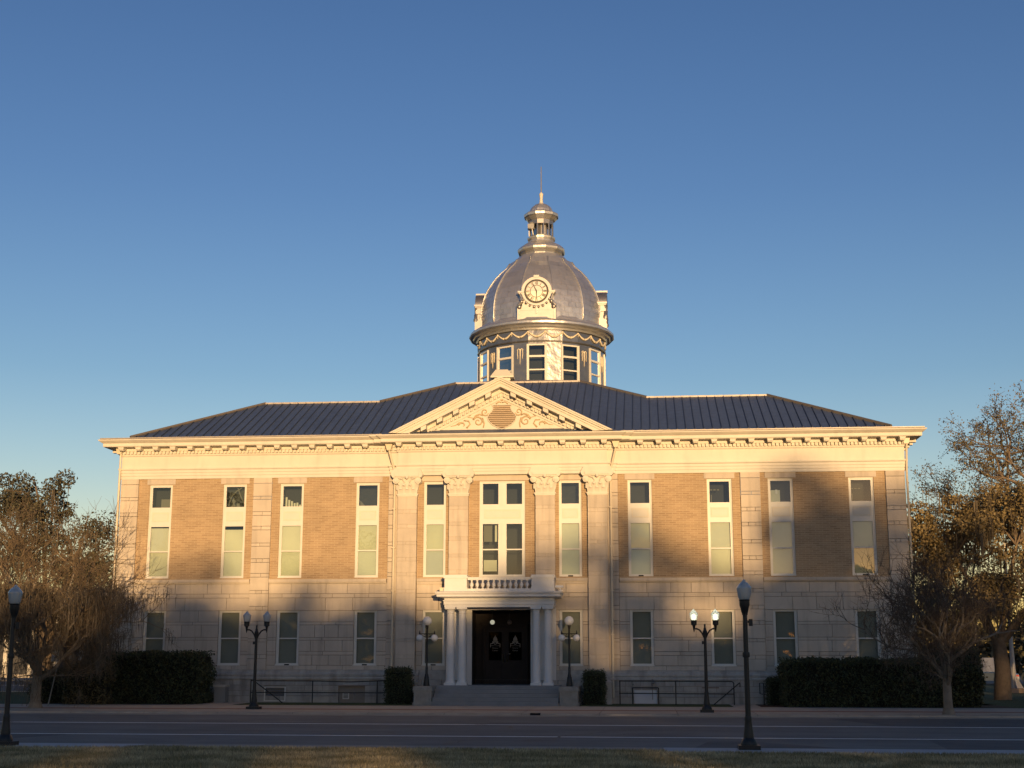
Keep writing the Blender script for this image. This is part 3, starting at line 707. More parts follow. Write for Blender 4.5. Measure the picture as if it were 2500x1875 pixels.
for s in (-1,1):
    m = MB(); x0,x1 = (-1.0,-.012) if s < 0 else (-.008,.98)
    m.holes(x0,x1,PZ+.02,3.60,1.60,[(x0+.18,x1-.18,2.02,3.38)],.04)
    for a,b in ((1.05,1.35),(1.45,1.62),(1.66,1.9)):
        m.box(x0+.18,x1-.18,1.575,1.5995,a,b)
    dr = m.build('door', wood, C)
    MB().quad((x0+.18,1.62,2.02),(x1-.18,1.62,2.02),(x1-.18,1.62,3.38),(x0+.18,1.62,3.38)).build('pane', glassmat('door_glass',(.1,.1,.1),.05,.03,0), dr)
    m = MB(); hx = -.10 if s < 0 else .09
    m.tube([(hx,1.58,1.95),(hx,1.52,1.98),(hx,1.52,2.28),(hx,1.58,2.31)],.018,6); m.build('handle', brass, dr)
    # gilt emblem of the dome and the words
    cx = (x0+x1)/2
    m = MB(); Y = 1.612
    def flat(poly): m.add([(cx+a,Y,2.86+b) for a,b in poly],[tuple(range(len(poly)))])
    flat([(-.11,.10),(-.10,.2),(-.05,.29),(-.015,.32),(0,.40),(.015,.32),(.05,.29),(.10,.2),(.11,.10)])
    flat([(-.25,-.05),(-.25,-.02),(-.14,-.0),(-.15,.08),(.15,.08),(.14,0),(.25,-.02),(.25,-.05),(.12,-.05),(.08,.02),(-.08,.02),(-.12,-.05)])
    flat([(-.25,-.06),(-.22,-.06),(-.22,-.22),(-.25,-.22)]); flat([(.22,-.06),(.25,-.06),(.25,-.22),(.22,-.22)])
    ring = [(.085*math.cos(2*PI*k/16),.085*math.sin(2*PI*k/16)) for k in range(16)]; rin = [(.05*math.cos(2*PI*k/16),.05*math.sin(2*PI*k/16)) for k in range(16)]
    for k in range(16):
        k2 = (k+1)%16; m.add([(cx+ring[k][0],Y-.002,2.86+ring[k][1]),(cx+ring[k2][0],Y-.002,2.86+ring[k2][1]),(cx+rin[k2][0],Y-.002,2.86+rin[k2][1]),(cx+rin[k][0],Y-.002,2.86+rin[k][1])],[(0,1,2,3)])
    m.build('door_emblem', mat('gilt_lettering',(.24,.225,.20),.6), dr, recalc=False)
    for ln,(tx,zz,sz) in enumerate((('Polk County',2.70,.085),('History',2.58,.10),('Center',2.46,.10))):
        cu = bpy.data.curves.new('lettering','FONT'); cu.body = tx; cu.size = sz; cu.align_x = 'CENTER'
        to = bpy.data.objects.new('tmp', cu); COL.objects.link(to); bpy.context.view_layer.update()
        me = bpy.data.meshes.new_from_object(to.evaluated_get(bpy.context.evaluated_depsgraph_get()))
        bpy.data.objects.remove(to); me.transform(Matrix.Translation((cx,1.610,zz)) @ Matrix.Rotation(PI/2,4,'X'))
        lo = bpy.data.objects.new('lettering', me); me.materials.append(MATS['gilt_lettering']); COL.objects.link(lo); lo.parent = dr
for s,mm in ((-1,litsoft),(1,mat('unlit_globe',(.12,.10,.09),.3))):
    m = MB(); m.sphere((s*.42-.12,.6,3.84),.115,14,8); g_ = m.build('ceiling_globe', mm, C, smooth=True)
    MB().tube([(s*.42-.12,.6,3.95),(s*.42-.12,.6,4.39)],.02,6).build('globe_stem', ironm, g_)
MB().lathe([(.05,0),(.05,.01)],12,(0,0,0)).build('door_seal', signwhite, C).location = (.20,1.59,2.32)
# platform and steps
m = MB()
m.box(-2.9,2.9,-1.95,1.7,.70,PZ)
for k in range(5): m.box(-2.9,2.9,-1.95-.34*(k+1),-1.95-.34*k+ .0,-.2,PZ-.174*(k+1))
m.box(-2.9,2.9,-1.95,-.3,-.2,.70)
m.build('entrance_steps', steps, C)
for s in (-1,1):
    m = MB(); x0,x1 = mir(2.9,3.82,s)
    m.box(x0,x1,-3.05,-.38,-.2,.10); m.box(x0+.05,x1-.05,-3.0,-.38,.10,.64); m.box(x0,x1,-3.06,-.38,.64,.72); m.box(x0+.02,x1-.02,-3.04,-.38,.72,.84)
    a,b = x0+.15,x1-.15
    m.box(a,b,-3.02,-3.0005,.18,.21); m.box(a,b,-3.02,-3.0005,.53,.56); m.box(a,a+.03,-3.02,-3.0005,.21,.53); m.box(b-.03,b,-3.02,-3.0005,.21,.53)
    m.build('step_pedestal', mat('pedestal_stone',(.27,.255,.23),.85,var=.2,vscale=3) if s < 0 else MATS['pedestal_stone'], C)
# basement openings and fittings on the base
m = MB(); m.box(-11.62,-10.55,-.11,-.05,.06,.10); m.box(-11.62,-10.55,-.11,-.05,.71,.75); m.box(-11.62,-11.56,-.11,-.05,.10,.71); m.box(-10.61,-10.55,-.11,-.05,.10,.71)
bv = m.build('basement_grille', frame, C)
m = MB(); m.quad((-11.56,.08,.1),(-10.61,.08,.1),(-10.61,.08,.71),(-11.56,.08,.71)); m.build('dark_backing', dark, bv)
m = MB()
for k in range(6): m.add([(-11.56,-.08,.13+k*.1),(-10.61,-.08,.13+k*.1),(-10.61,-.02,.19+k*.1),(-11.56,-.02,.19+k*.1)],[(0,1,2,3)])
m.build('grille_slats', greymetal, bv)
m = MB(); m.quad((-7.95,.15,.02),(-6.65,.15,.02),(-6.65,.15,.78),(-7.95,.15,.78)); nb = m.build('basement_niche', plaster, C)
m = MB(); m.box(-7.75,-7.44,-.02,.15,.17,.48); m.build('vent_box', frame, nb)
m = MB()
for k in range(4): m.box(-7.71,-7.48,-.03,-.0205,.22+k*.06,.25+k*.06)
m.build('vent_slots', dark, nb)
m = MB(); m.tube([(-7.2,.05,.1),(-7.2,.05,.55),(-7.2,.14,.6)],.025,6); m.sphere((-7.15,.03,.42),.05,8,6); m.build('standpipe', greymetal, nb)
MB().box(-15.2,-14.15,-.14,-.101,-.1,.78).build('plaster_patch', plaster, C)
m = MB(); m.box(6.30,7.38,-.16,-.101,.02,.64); m.build('white_panel', mat('panel_white',(.50,.52,.55),.6,var=.05,vscale=2), C)
for xx,zt in ((6.22,.9),(7.18,1.0)):
    m = MB(); m.tube([(xx,-.16,.2 if xx>7 else .6),(xx,-.16,zt-.1)],.022,6); m.sphere((xx+.04,-.2,zt),.09 if xx>7 else .05,10,6,.8); m.tube([(xx,-.2,zt+.05),(xx,-.2,zt+.17)],.03,6)
    m.build('gas_regulator', greymetal, C, smooth=40)
MB().box(9.5,10.3,-.112,-.101,.74,.78).build('bronze_plaque', pipebrown, C)

# downspouts
for s in (-1,1):
    m = MB()
    m.prism([(s*5.80,12.55),(s*5.42,12.55),(s*5.52,12.22),(s*5.70,12.22)] if s>0 else [(-5.80,12.55),(-5.42,12.55),(-5.52,12.22),(-5.70,12.22)], -.62,-.32)
    m.tube([(s*5.61,-.47,12.25),(s*5.58,-.47,12.1),(s*5.33,-.34,11.15),(s*5.33,-.33,10.6),(s*5.33,-.30,.3)],.055,8)
    for zz in (9.3,7.4,5.3,3.2): m.box(s*5.33-.08,s*5.33+.08,-.37,-.2,zz,zz+.05)
    m.build('downspout', pipe, C, smooth=40)
    m = MB(); X = HX+.10
    m.prism([(s*(X+.2),12.58),(s*(X-.18),12.58),(s*(X-.1),12.25),(s*(X+.12),12.25)], -.30,-.02)
    if s > 0: m.tube([(X+.05,-.16,12.3),(X+.03,-.16,12.15),(X-.02,-.13,10.95),(X-.02,-.13,.3)],.055,8)
    else: m.tube([(-X+.05,-.20,12.3),(-X+.04,-.20,.3)],.055,8)
    m.build('downspout', pipe, C, smooth=40)
MB().tube([(-HX-.03,-.15,11.0),(-HX-.03,-.15,.2)],.035,6).build('conduit', pipebrown, C)

# side, rear and centre-block walls
m = MB()
for s in (-1,1):
    x = s*(HX)
    m.quad((x,0,5.9),(x,WD,5.9),(x,WD,11.1),(x,0,11.1)); m.quad((s*11.5,WD,-.3),(x,WD,-.3),(x,WD,11.1),(s*11.5,WD,11.1))
    m.quad((s*11.5,WD,-.3),(s*11.5,44,-.3),(s*11.5,44,13),(s*11.5,WD,13))
m.quad((-11.5,44,-.3),(11.5,44,-.3),(11.5,44,13),(-11.5,44,13))
m.build('side_wall', brick, C)
m = MB()
for s in (-1,1):
    x = s*(HX+.04); x0,x1 = mir(HX-.3,HX+.04,s)
    m.box(x0,x1,.25,WD,-.3,5.9)
m.build('side_stone_wall', stone, C)

# ------------------------------------------------------------------ roof
SR = .475; ZE = 12.93; YE = -1.0
def rz_(y): return ZE+SR*(y-YE)
WE, WR, YR = 20.4-.05, 13.45, 4.75     # wing eave x, ridge end x, ridge y
CI, CT, YT = 7.15, 3.50, 8.15           # inner ridge end, top corner x, top y
ZR, ZT = rz_(YR), rz_(YT)
YB = 2*YR-YE; EX = 18.75
m = MB()
m.add([(-EX,YE+.1,ZE+.04),(EX,YE+.1,ZE+.04),(WR,YR,ZR),(CI,YR,ZR),(CT,YT,ZT),(-CT,YT,ZT),(-CI,YR,ZR),(-WR,YR,ZR)],[(0,1,2,3,4,5,6,7)])
for s in (-1,1):
    m.add([(s*EX,YE+.1,ZE+.04),(s*EX,YB,ZE+.04),(s*WR,YR,ZR)],[(0,1,2)])
    m.add([(s*EX,YB,ZE+.04),(s*WR,YR,ZR),(s*CI,YR,ZR),(s*12.6,YB,ZE+.04)],[(0,1,2,3)])
    m.add([(s*CI,YR,ZR),(s*CT,YT,ZT),(s*CT,44.5,ZT),(s*12.6,53,ZE+.04),(s*12.6,YB,ZE+.04)],[(0,1,2,3,4)])
m.add([(-CT,44.5,ZT),(CT,44.5,ZT),(12.6,53,ZE+.04),(-12.6,53,ZE+.04)],[(0,1,2,3)])
m.add([(-CT,YT,ZT),(CT,YT,ZT),(CT,44.5,ZT),(-CT,44.5,ZT)],[(0,1,2,3)])
rf = m.build('roof', roofm, C)
m = MB()   # eave gutter edge between cornice and roof
for s in (-1,1):
    x0,x1 = mir(5.9,20.3,s); m.box(x0,x1,-.98,-.70,12.925,12.975)
m.build('eave_flashing', ridge, rf)
def frontz(x): return None
m = MB()
def ytop(x):
    ax = abs(x)
    if ax < CT: return YT
    if ax < CI: return YT-(ax-CT)/(CI-CT)*(YT-YR)
    if ax < WR: return YR
    return YR-(ax-WR)/(EX-WR)*(YR-(YE+.1))
for k in range(-44,45):
    x = k*.43
    if abs(x) > EX-.2: continue
    yt_ = ytop(x)-.03; y0_ = YE+.14
    if abs(x) < 5.4: y0_ = max(y0_, (PA-abs(x)*SL-ZE)/SR+YE-.05) if abs(x)*SL+ZE < PA else y0_
    if yt_-y0_ < .2: continue
    h = .045; z0_,z1_ = rz_(y0_)+.003, rz_(yt_)+.003
    m.add([(x-.016,y0_,z0_),(x+.016,y0_,z0_),(x+.016,yt_,z1_),(x-.016,yt_,z1_),(x-.016,y0_,z0_+h),(x+.016,y0_,z0_+h),(x+.016,yt_,z1_+h),(x-.016,yt_,z1_+h)],
          [(0,3,2,1),(4,5,6,7),(0,1,5,4),(1,2,6,5),(2,3,7,6),(3,0,4,7)])
m.build('standing_seams', seam, rf)
m = MB()
for s in (-1,1):
    n = 14
    m = MB()
    for k in range(n):
        a = CI+(WR-CI)*k/n+.008; b = CI+(WR-CI)*(k+1)/n-.008
        x0,x1 = mir(a,b,s); m.box(x0,x1,YR-.10,YR+.10,ZR-.03,ZR+.06)
    m.build('ridge_cap', ridge, rf)
m = MB()
for k in range(9):
    a = -CT+2*CT*k/9+.008; b = -CT+2*CT*(k+1)/9-.008; m.box(a,b,YT-.10,YT+.12,ZT-.03,ZT+.07)
m.build('ridge_cap', ridge, rf)
m = MB()
for s in (-1,1):
    m = MB(); m.tube([(s*CI,YR,ZR+.03),(s*CT,YT,ZT+.03)],.085,5); m.build('hip_cap', hipm, rf)
    m = MB(); m.tube([(s*WR,YR,ZR+.03),(s*EX,YE+.1,ZE+.08)],.085,5); m.build('hip_cap', hipm, rf)
# low apron behind the top ridge, and a roof vent
m = MB(); m.add([(-CT,YT+.1,ZT+.07),(CT,YT+.1,ZT+.07),(2.2,YT+1.6,ZT+.46),(-.9,YT+1.6,ZT+.50),(-CT,28,ZT+.3),(CT,28,ZT+.3)],[(0,1,2,3),(0,3,4),(1,5,2),(3,2,5,4)])
m.build('drum_apron', silver, rf)
m = MB(); vx, vy = -1.02, 9.9
vz = ZT+.50
m.box(vx-.45,vx+.45,vy-.3,vy+.3,vz-.4,vz+.18)
m.add([(vx-.66,vy-.5,vz+.18),(vx+.66,vy-.5,vz+.18),(vx+.66,vy+.5,vz+.18),(vx-.66,vy+.5,vz+.18),(vx-.40,vy-.24,vz+.60),(vx+.30,vy-.24,vz+.60),(vx+.30,vy+.24,vz+.60),(vx-.40,vy+.24,vz+.60)],
      [(0,3,2,1),(4,5,6,7),(0,1,5,4),(1,2,6,5),(2,3,7,6),(3,0,4,7)])
m.box(vx-.66,vx+.66,vy-.5,vy+.5,vz+.10,vz+.18)
m.build('roof_vent', cream, rf)
# gable roof behind the pediment
m = MB(); yk = (PA-ZE)/SR+YE
m.add([(-5.5,-1.1,PB-.02),(0,-1.1,PA-.02),(0,yk,PA-.02),(-5.5,-.6,PB-.02)],[(0,1,2,3)]); m.add([(5.5,-1.1,PB-.02),(0,-1.1,PA-.02),(0,yk,PA-.02),(5.5,-.6,PB-.02)],[(0,1,2,3)])
m.build('pediment_roof', roofm, C)

# ------------------------------------------------------------------ drum and dome
DX, DY = 0, 26.3
D = (DX, DY, 0)
PH = -PI/2 + PI/12          # dodecagon with a face towards the front
NF = 24
m = MB()
# drum wall: 24 facets, alternate facets hold windows
ph = -PI/2 - PI/NF
RD = 4.40
wv = MB()
def facet(k, r=RD):
    a0 = ph+2*PI*k/NF; a1 = a0+2*PI/NF
    return Vector((r*math.cos(a0),DY+r*math.sin(a0),0)), Vector((r*math.cos(a1),DY+r*math.sin(a1),0))
for k in range(NF):
    p,q = facet(k)
    if k % 2 == 1:
        m.quad((p.x,p.y,16.8),(q.x,q.y,16.8),(q.x,q.y,22.85),(p.x,p.y,22.85))
    else:
        m.quad((p.x,p.y,16.8),(q.x,q.y,16.8),(q.x,q.y,19.5),(p.x,p.y,19.5)); m.quad((p.x,p.y,22.66),(q.x,q.y,22.66),(q.x,q.y,22.85),(p.x,p.y,22.85))
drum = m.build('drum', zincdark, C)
for k in range(0,NF,2):
    p,q = facet(k, RD+.0); d = (q-p); L_ = d.length; d.normalize(); n_ = Vector((d.y,-d.x,0))
    if n_.dot(((p+q)/2)-Vector(D)) < 0: n_ = -n_
    def bx(m, u0,u1,v0,v1,z0,z1):
        a = p+d*u0+n_*v0; b = p+d*u1+n_*v0; c = p+d*u1+n_*v1; e = p+d*u0+n_*v1
        m.add([(a.x,a.y,z0),(b.x,b.y,z0),(c.x,c.y,z0),(e.x,e.y,z0),(a.x,a.y,z1),(b.x,b.y,z1),(c.x,c.y,z1),(e.x,e.y,z1)],
          [(0,3,2,1),(4,5,6,7),(0,1,5,4),(1,2,6,5),(2,3,7,6),(3,0,4,7)])
    m = MB(); bx(m,-.10,.0,-.05,.07,19.0,22.70); bx(m,L_,L_+.10,-.05,.07,19.0,22.70)
    bx(m,0,.05,-.06,.03,19.0,22.70); bx(m,L_-.05,L_,-.06,.03,19.0,22.70)
    for z0,z1 in ((22.60,22.70),(21.80,21.93),(20.90,20.99),(19.4,19.7)): bx(m,.05,L_-.05,-.06,.05,z0,z1)
    f = m.build('drum_window', frame, C)
    m = MB(); a = p-n_*.03; b = q-n_*.03; m.quad((a.x,a.y,19.5),(b.x,b.y,19.5),(b.x,b.y,22.65),(a.x,a.y,22.65)); m.build('pane', glass, f)

# dark cylinder added inside the drum so no sky shows through its panes
m = MB(); m.lathe([(3.5,17.2),(3.5,22.8)],24,D,ph,cap=False); m.build('drum_dark_liner', glassdark, drum)
# pendants between windows
for k in range(1,NF,2):
    m = MB(); p,q = facet(k, RD); c = (p+q)/2; d = (q-p).normalized(); n_ = (c-Vector(D)).normalized(); c = c+n_*.02
    front = abs(k-1) < .1
    if k == 1: continue
    for sg in (-1,1):
        pts = [c+d*(sg*t*.01)+Vector((0,0,z_)) for t,z_ in ((3,22.35),(12,22.42),(20,22.36),(17,22.25),(19,22.05),(16,21.85),(18,21.72))]
        m.tube(pts,.035,5,.02)
    m.tube([c+Vector((0,0,22.36)),c+Vector((0,0,22.0)),c+Vector((0,0,21.35))],.055,5,.02)
    m.sphere((c.x,c.y,22.33),.08,8,5)
    m.build('garland_pendant', creamtrim, drum, smooth=True)
# entablature band with swags
m = MB(); m.lathe([(4.40,22.85),(4.50,22.85),(4.52,22.92),(4.42,22.96),(4.42,23.70),(4.46,23.74)],24,D,ph,cap=False)
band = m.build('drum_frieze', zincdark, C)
m = MB()
NS = 24
for k in range(NS):
    a0 = ph+2*PI*k/NS; a1 = a0+2*PI/NS; pts = []
    if k in (1,): pass
    for t in range(9):
        u = t/8; a = a0+(a1-a0)*u
        # chord position on the facet
        p0 = Vector((4.47*math.cos(a0),4.47*math.sin(a0))); p1 = Vector((4.47*math.cos(a1),4.47*math.sin(a1))); pp = p0.lerp(p1,u)
        pts.append((pp.x,DY+pp.y,23.56-.36*math.sin(PI*u)))
    m.tube(pts[:5],.035,5,.085); m.tube(pts[4:],.085,5,.035)
    p0 = pts[0]; m.sphere((p0[0],p0[1],23.52),.075,7,5); m.tube([(p0[0],p0[1],23.52),(p0[0],p0[1],23.28)],.04,5,.015)
m.build('swags', creamtrim, band, smooth=True)
# rim cornice
m = MB()
m.lathe([(4.46,23.66),(4.56,23.66),(4.60,23.78),(4.78,23.82),(4.84,23.94),(5.00,23.96),(5.08,24.03),(5.08,24.16),(5.02,24.20),(4.94,24.30),(4.80,24.34),(4.62,24.42),(4.58,24.52),(4.30,24.58),(4.2,24.8)],24,D,ph,cap=False)
m.build('dome_rim', zinc, C, smooth=30)
# dome of sheet-metal panels: 12 sides, each course a ring of separate sheets
prof = [(4.24,24.62),(4.24,25.0),(4.20,25.95),(4.00,26.88),(3.64,27.62),(3.12,28.40),(2.50,29.02),(1.98,29.42)]
def rprof(z):
    for (ra,za),(rb,zb) in zip(prof[:-1],prof[1:]):
        if za <= z <= zb: 
            return ra+(rb-ra)*(z-za)/(zb-za)
    return prof[-1][0]
# smooth the profile a little
zs = np.linspace(24.62,29.42,13)
def rs(z):
    ks = np.linspace(max(24.62,z-.35),min(29.42,z+.35),9); return float(np.mean([rprof(k) for k in ks]))*1.012
m = MB()
rd = random.Random(3)
for i in range(len(zs)-1):
    za,zb = zs[i],zs[i+1]; ra,rb = rs(za),rs(zb)
    for k in range(12):
        a0 = PH+2*PI*k/12; a1 = a0+2*PI/12
        A = Vector((ra*math.cos(a0),DY+ra*math.sin(a0),za)); B = Vector((ra*math.cos(a1),DY+ra*math.sin(a1),za))
        Cc = Vector((rb*math.cos(a1),DY+rb*math.sin(a1),zb)); Dd = Vector((rb*math.cos(a0),DY+rb*math.sin(a0),zb))
        ns = 4 if i < 5 else (3 if i < 9 else 2)
        for j in range(ns):
            u0 = j/ns+ (.5/ns if i%2 and 0<j else 0); u1 = (j+1)/ns + (.5/ns if i%2 and j+1<ns else 0)
            e = .007/ max(.3,(B-A).length)
            # lapped sheets: lower edge sits proud of the sheet below, slight rounding across the gore
            def bul(u): return 1+.010*math.sin(PI*u)
            def P_(u,low):
                a = A.lerp(B,u) if low else Dd.lerp(Cc,u); c = Vector((0,DY,a.z)); r_ = (a-c); off = .016 if low else .0
                q = c + r_*bul(u) + r_.normalized()*(off+rd.uniform(0,.006)); return (q.x,q.y,q.z-(.02 if low else 0))
            m.add([P_(u0+e,1),P_(u1-e,1),P_(u1-e,0),P_(u0+e,0)],[(0,1,2,3)])
m.lathe([(rs(z)-.02,z) for z in zs],12,D,PH,cap=False)
dome = m.build('dome', zinc, C, recalc=False)
m = MB()
for k in range(12):
    a = PH+2*PI*k/12
    m.tube([(rs(z)*1.012*math.cos(a),DY+rs(z)*1.012*math.sin(a),z) for z in zs],.045,5)
m.build('dome_rib', zinc, dome, smooth=True)
# collar, pedestal
m = MB(); m.lathe([(1.9,29.25),(2.06,29.35),(2.02,29.45),(1.70,29.84),(1.66,29.90),(1.45,29.92)],12,D,PH)
m.build('dome_collar', zinc, C)
m = MB(); m.lathe([(1.38,29.90),(1.40,30.02),(1.50,30.16),(1.66,30.22),(1.70,30.30),(1.72,30.42),(1.60,30.58),(1.44,30.72),(1.20,30.88),(.98,31.00),(.92,31.04),(.90,31.14),(1.0,31.24),(1.02,31.36),(.92,31.40)],12,D,PH)
m.build('lantern_pedestal', zinc, C)
lan = None
m = MB(); m.lathe([(.88,31.40),(.88,31.46)],12,D,PH); m.lathe([(.86,32.30),(.88,32.30),(.88,32.62)],12,D,PH)
m.lathe([(.45,31.45),(.45,32.3)],8,D)
lan = m.build('lantern', silver, C)
for k in range(12):
    a = PH+2*PI*k/12; MB().tube([(.82*math.cos(a),DY+.82*math.sin(a),31.46),(.82*math.cos(a),DY+.82*math.sin(a),32.30)],.062,6).build('lantern_column', silver, lan, smooth=40)
m = MB(); m.lathe([(.88,32.60),(.98,32.66),(1.14,32.86),(1.24,32.90),(1.26,33.06),(1.20,33.14),(1.0,33.24),(.86,33.30)],12,D,PH); m.build('lantern_cornice', zinc, lan)
m = MB(); m.lathe([(.86,33.28),(.82,33.45),(.70,33.66),(.50,33.84),(.24,33.96),(.2,33.98)],12,D,PH); m.build('cupola_cap', zinc, lan)
m = MB(); m.lathe([(.22,33.94),(.20,34.0),(.13,34.05),(.12,34.15),(.10,34.38),(.13,34.50),(.12,34.56),(.15,34.62),(.15,34.70),(.10,34.78),(.04,34.84)],14,D)
fi = m.build('finial', cream, C, smooth=40)
MB().tube([(0,DY,34.8),(0,DY,36.78)],.045,6,.03).build('spire_rod', greymetal, fi)
m = MB(); a = -PI/2-R(42); cx,cy = .98*math.cos(a),DY+.98*math.sin(a)
m.box(cx-.24,cx+.2,cy-.2,cy+.15,31.92,32.22); m.lathe([(.2,0),(.22,.05),(.12,.16)],12,(cx+.02,cy,32.22)); m.lathe([(.26,-.08),(.26,0)],12,(cx,cy,31.92))
m.build('storm_siren', greymetal, C)
m = MB(); m.tube([(cx-.16,cy,31.35),(cx-.16,cy,31.75)],.035,6); m.tube([(cx+.14,cy-.1,31.42),(cx+.06,cy-.1,31.9)],.03,6); m.build('siren_bracket', signwhite, C)

# clock dormers (four, one per side)
def dormer_meshes():
    out = []
    m = MB(); RF = 4.52    # front plane radius
    # local frame: x across, y = -radius (front), z up; base 24.3 .. top 27.35
    yF = -RF; zc = 26.28
    # body
    m.box(-1.26,1.26,yF,-3.2,24.30,25.10)
    m.box(-1.18,1.18,yF+.04,-3.2,25.10,25.30)
    m.box(-.98,.98,yF+.06,-3.2,25.30,26.28)
    for q in (-1,1):
        m.box(q*1.14,q*1.30,yF-.05,-3.6,24.28,25.16)
        # scroll bracket and shoulder cornice
        m.tube([(q*1.20,yF+.08,25.10),(q*1.22,yF,25.34),(q*1.08,yF,25.52),(q*.98,yF,25.76),(q*1.04,yF,26.0),(q*1.12,yF,26.14)],.13,8,.09)
        m.sphere((q*1.16,yF,25.22),.17,10,6); m.sphere((q*1.0,yF-.02,25.58),.13,10,6)
        m.box(q*.86,q*1.26,yF-.10,-3.4,26.20,26.32); m.box(q*.90,q*1.20,yF-.05,-3.4,26.12,26.20)
        m.box(q*.92,q*1.10,yF-.02,-3.4,25.7,26.12)
    m.box(-1.2,1.2,yF-.02,yF,24.34,24.40); m.box(-1.2,1.2,yF-.02,yF,24.98,25.05)
    # hood: half ring over the face
    N = 20
    o = [( 1.02*math.cos(PI*k/N), zc+1.02*math.sin(PI*k/N)) for k in range(N+1)]
    m.prism(o, yF-.08, -2.9)
    # full ring below
    ring0 = [(.98*math.cos(2*PI*k/32),zc+.98*math.sin(2*PI*k/32)) for k in range(32)]
    m.prism(ring0, yF-.04, yF+.3)
    m.box(-.18,.18,yF-.12,-3.2,zc+.96,zc+1.12)
    for a in range(-60,61,17):     # fruit garland under the dial
        aa = R(a); m.sphere((1.08*math.sin(aa)*.95, yF-.03, zc-1.10*math.cos(aa)+.02), .10 if a%2 else .08, 8, 5)
    m.box(-.06,.06,yF-.05,yF,24.75,25.25)
    out.append(('clock_dormer', m, silver, 40))
    m = MB(); r0 = .80
    ringo = [(.82*math.cos(2*PI*k/40),.82*math.sin(2*PI*k/40)) for k in range(40)]
    m.prism([(a,zc+b) for a,b in [(.78*math.cos(2*PI*k/40),.78*math.sin(2*PI*k/40)) for k in range(40)]], yF-.075, yF-.04)
    out.append(('clock_face', m, mat('clock_dial',(.80,.76,.62),.5) if 'clock_dial' not in MATS else MATS['clock_dial'], False))
    m = MB()
    def annulus(ra, rb, y_):
        n = 48
        for k in range(n):
            a0,a1 = 2*PI*k/n,2*PI*(k+1)/n
            m.add([(ra*math.cos(a0),y_,zc+ra*math.sin(a0)),(ra*math.cos(a1),y_,zc+ra*math.sin(a1)),(rb*math.cos(a1),y_,zc+rb*math.sin(a1)),(rb*math.cos(a0),y_,zc+rb*math.sin(a0))],[(0,1,2,3)])
    annulus(.715,.82,yF-.10); annulus(.395,.435,yF-.085); annulus(.690,.704,yF-.085)
    for k in range(40): pass
    rom = ['XII','I','II','III','IIII','V','VI','VII','VIII','IX','X','XI']
    for hnum,t in enumerate(rom):
        a = PI/2-2*PI*hnum/12
        wds = {'I':.05,'V':.10,'X':.10}; tot = sum(wds[c] for c in t); u = -tot/2
        tv = Vector((math.sin(a),-math.cos(a)))   # clockwise tangent
        rv = Vector((math.cos(a),math.sin(a)))
        def stroke(u0,r0_,u1,r1_,th):
            p = rv*r0_+tv*u0; q = rv*r1_+tv*u1
            e = Vector((tv.x,tv.y))*th/2
            m.add([(p.x-e.x,yF-.088,zc+p.y-e.y),(p.x+e.x,yF-.088,zc+p.y+e.y),(q.x+e.x,yF-.088,zc+q.y+e.y),(q.x-e.x,yF-.088,zc+q.y-e.y)],[(0,1,2,3)])
        for c in t:
            wd = wds[c]
            if c == 'I': stroke(u+wd/2,.46,u+wd/2,.68,.034)
            if c == 'V': stroke(u+.01,.67,u+wd/2,.47,.028); stroke(u+wd-.01,.67,u+wd/2,.47,.014)
            if c == 'X': stroke(u+.01,.67,u+wd-.01,.47,.028); stroke(u+wd-.01,.67,u+.01,.47,.014)
            u += wd
    out.append(('numerals', m, MATS['clock_black'], False))
    m = MB()
    def hand(ang, L, wd, y_):
        a = PI/2-R(ang); rv = Vector((math.cos(a),math.sin(a))); tv = Vector((math.sin(a),-math.cos(a)))
        pts = [rv*-.10-tv*wd*.4, rv*0-tv*wd, rv*L*.75-tv*wd*.5, rv*L, rv*L*.75+tv*wd*.5, tv*wd, rv*-.10+tv*wd*.4]
        m.prism([(p.x,zc+p.y) for p in pts], y_-.012, y_)
    hand(-24,.66,.035,yF-.115); hand(179,.60,.035,yF-.10)
    out.append(('clock_hands', m, MATS['clock_black'], False))
    return out
mat('clock_black', (.02,.018,.015), .5)
dm = None
for q in range(4):
    a = q*PI/2
    if dm is None:
        objs = []; parts = dormer_meshes()
        root = parts[0][1].build(parts[0][0], parts[0][2], C, smooth=40)
        for nm,m,mt_,sm in parts[1:]:
            m.build(nm, mt_, root, recalc=(nm in ('clock_hands','clock_face')))
        dm = root; root.location = (0,DY,0)
    else:
        c = copy_tree(dm, C); c.location = (0,DY,0); c.rotation_euler = (0,0,a)

# ------------------------------------------------------------------ ground, road, pavement
def flatquad(name, m_, x0, x1, y0, y1, z, parent=None, nx=1, ny=1):
    m = MB()
    for i in range(nx):
        for j in range(ny):
            a,b = x0+(x1-x0)*i/nx, x0+(x1-x0)*(i+1)/nx; c,d = y0+(y1-y0)*j/ny, y0+(y1-y0)*(j+1)/ny
            m.quad((a,c,z),(b,c,z),(b,d,z),(a,d,z))
    return m.build(name, m_, parent)
KF, KN, RZ = -12.2, -32.3, -.08        # far and near kerb lines
struct(flatquad('ground', dirt, -1500,1500,-1500,1500,-.20))
struct(flatquad('road', asphalt, -600,600,KN,KF,RZ))
m = MB()
for yy in (-19.6,-26.6): m.box(-400,400,yy-.09,yy+.09,RZ+.001,RZ+.004)
struct(m.build('lane_markings', linem))
m = MB(); z_ = RZ+.005
m.add([(15.0,-19.4,z_),(60,-19.4,z_),(60,-13.4,z_),(13.6,-13.4,z_)],[(0,1,2,3)]); m.add([(14.2,-32.2,z_),(60,-32.2,z_),(60,-26.9,z_),(14.6,-26.9,z_)],[(0,1,2,3)])
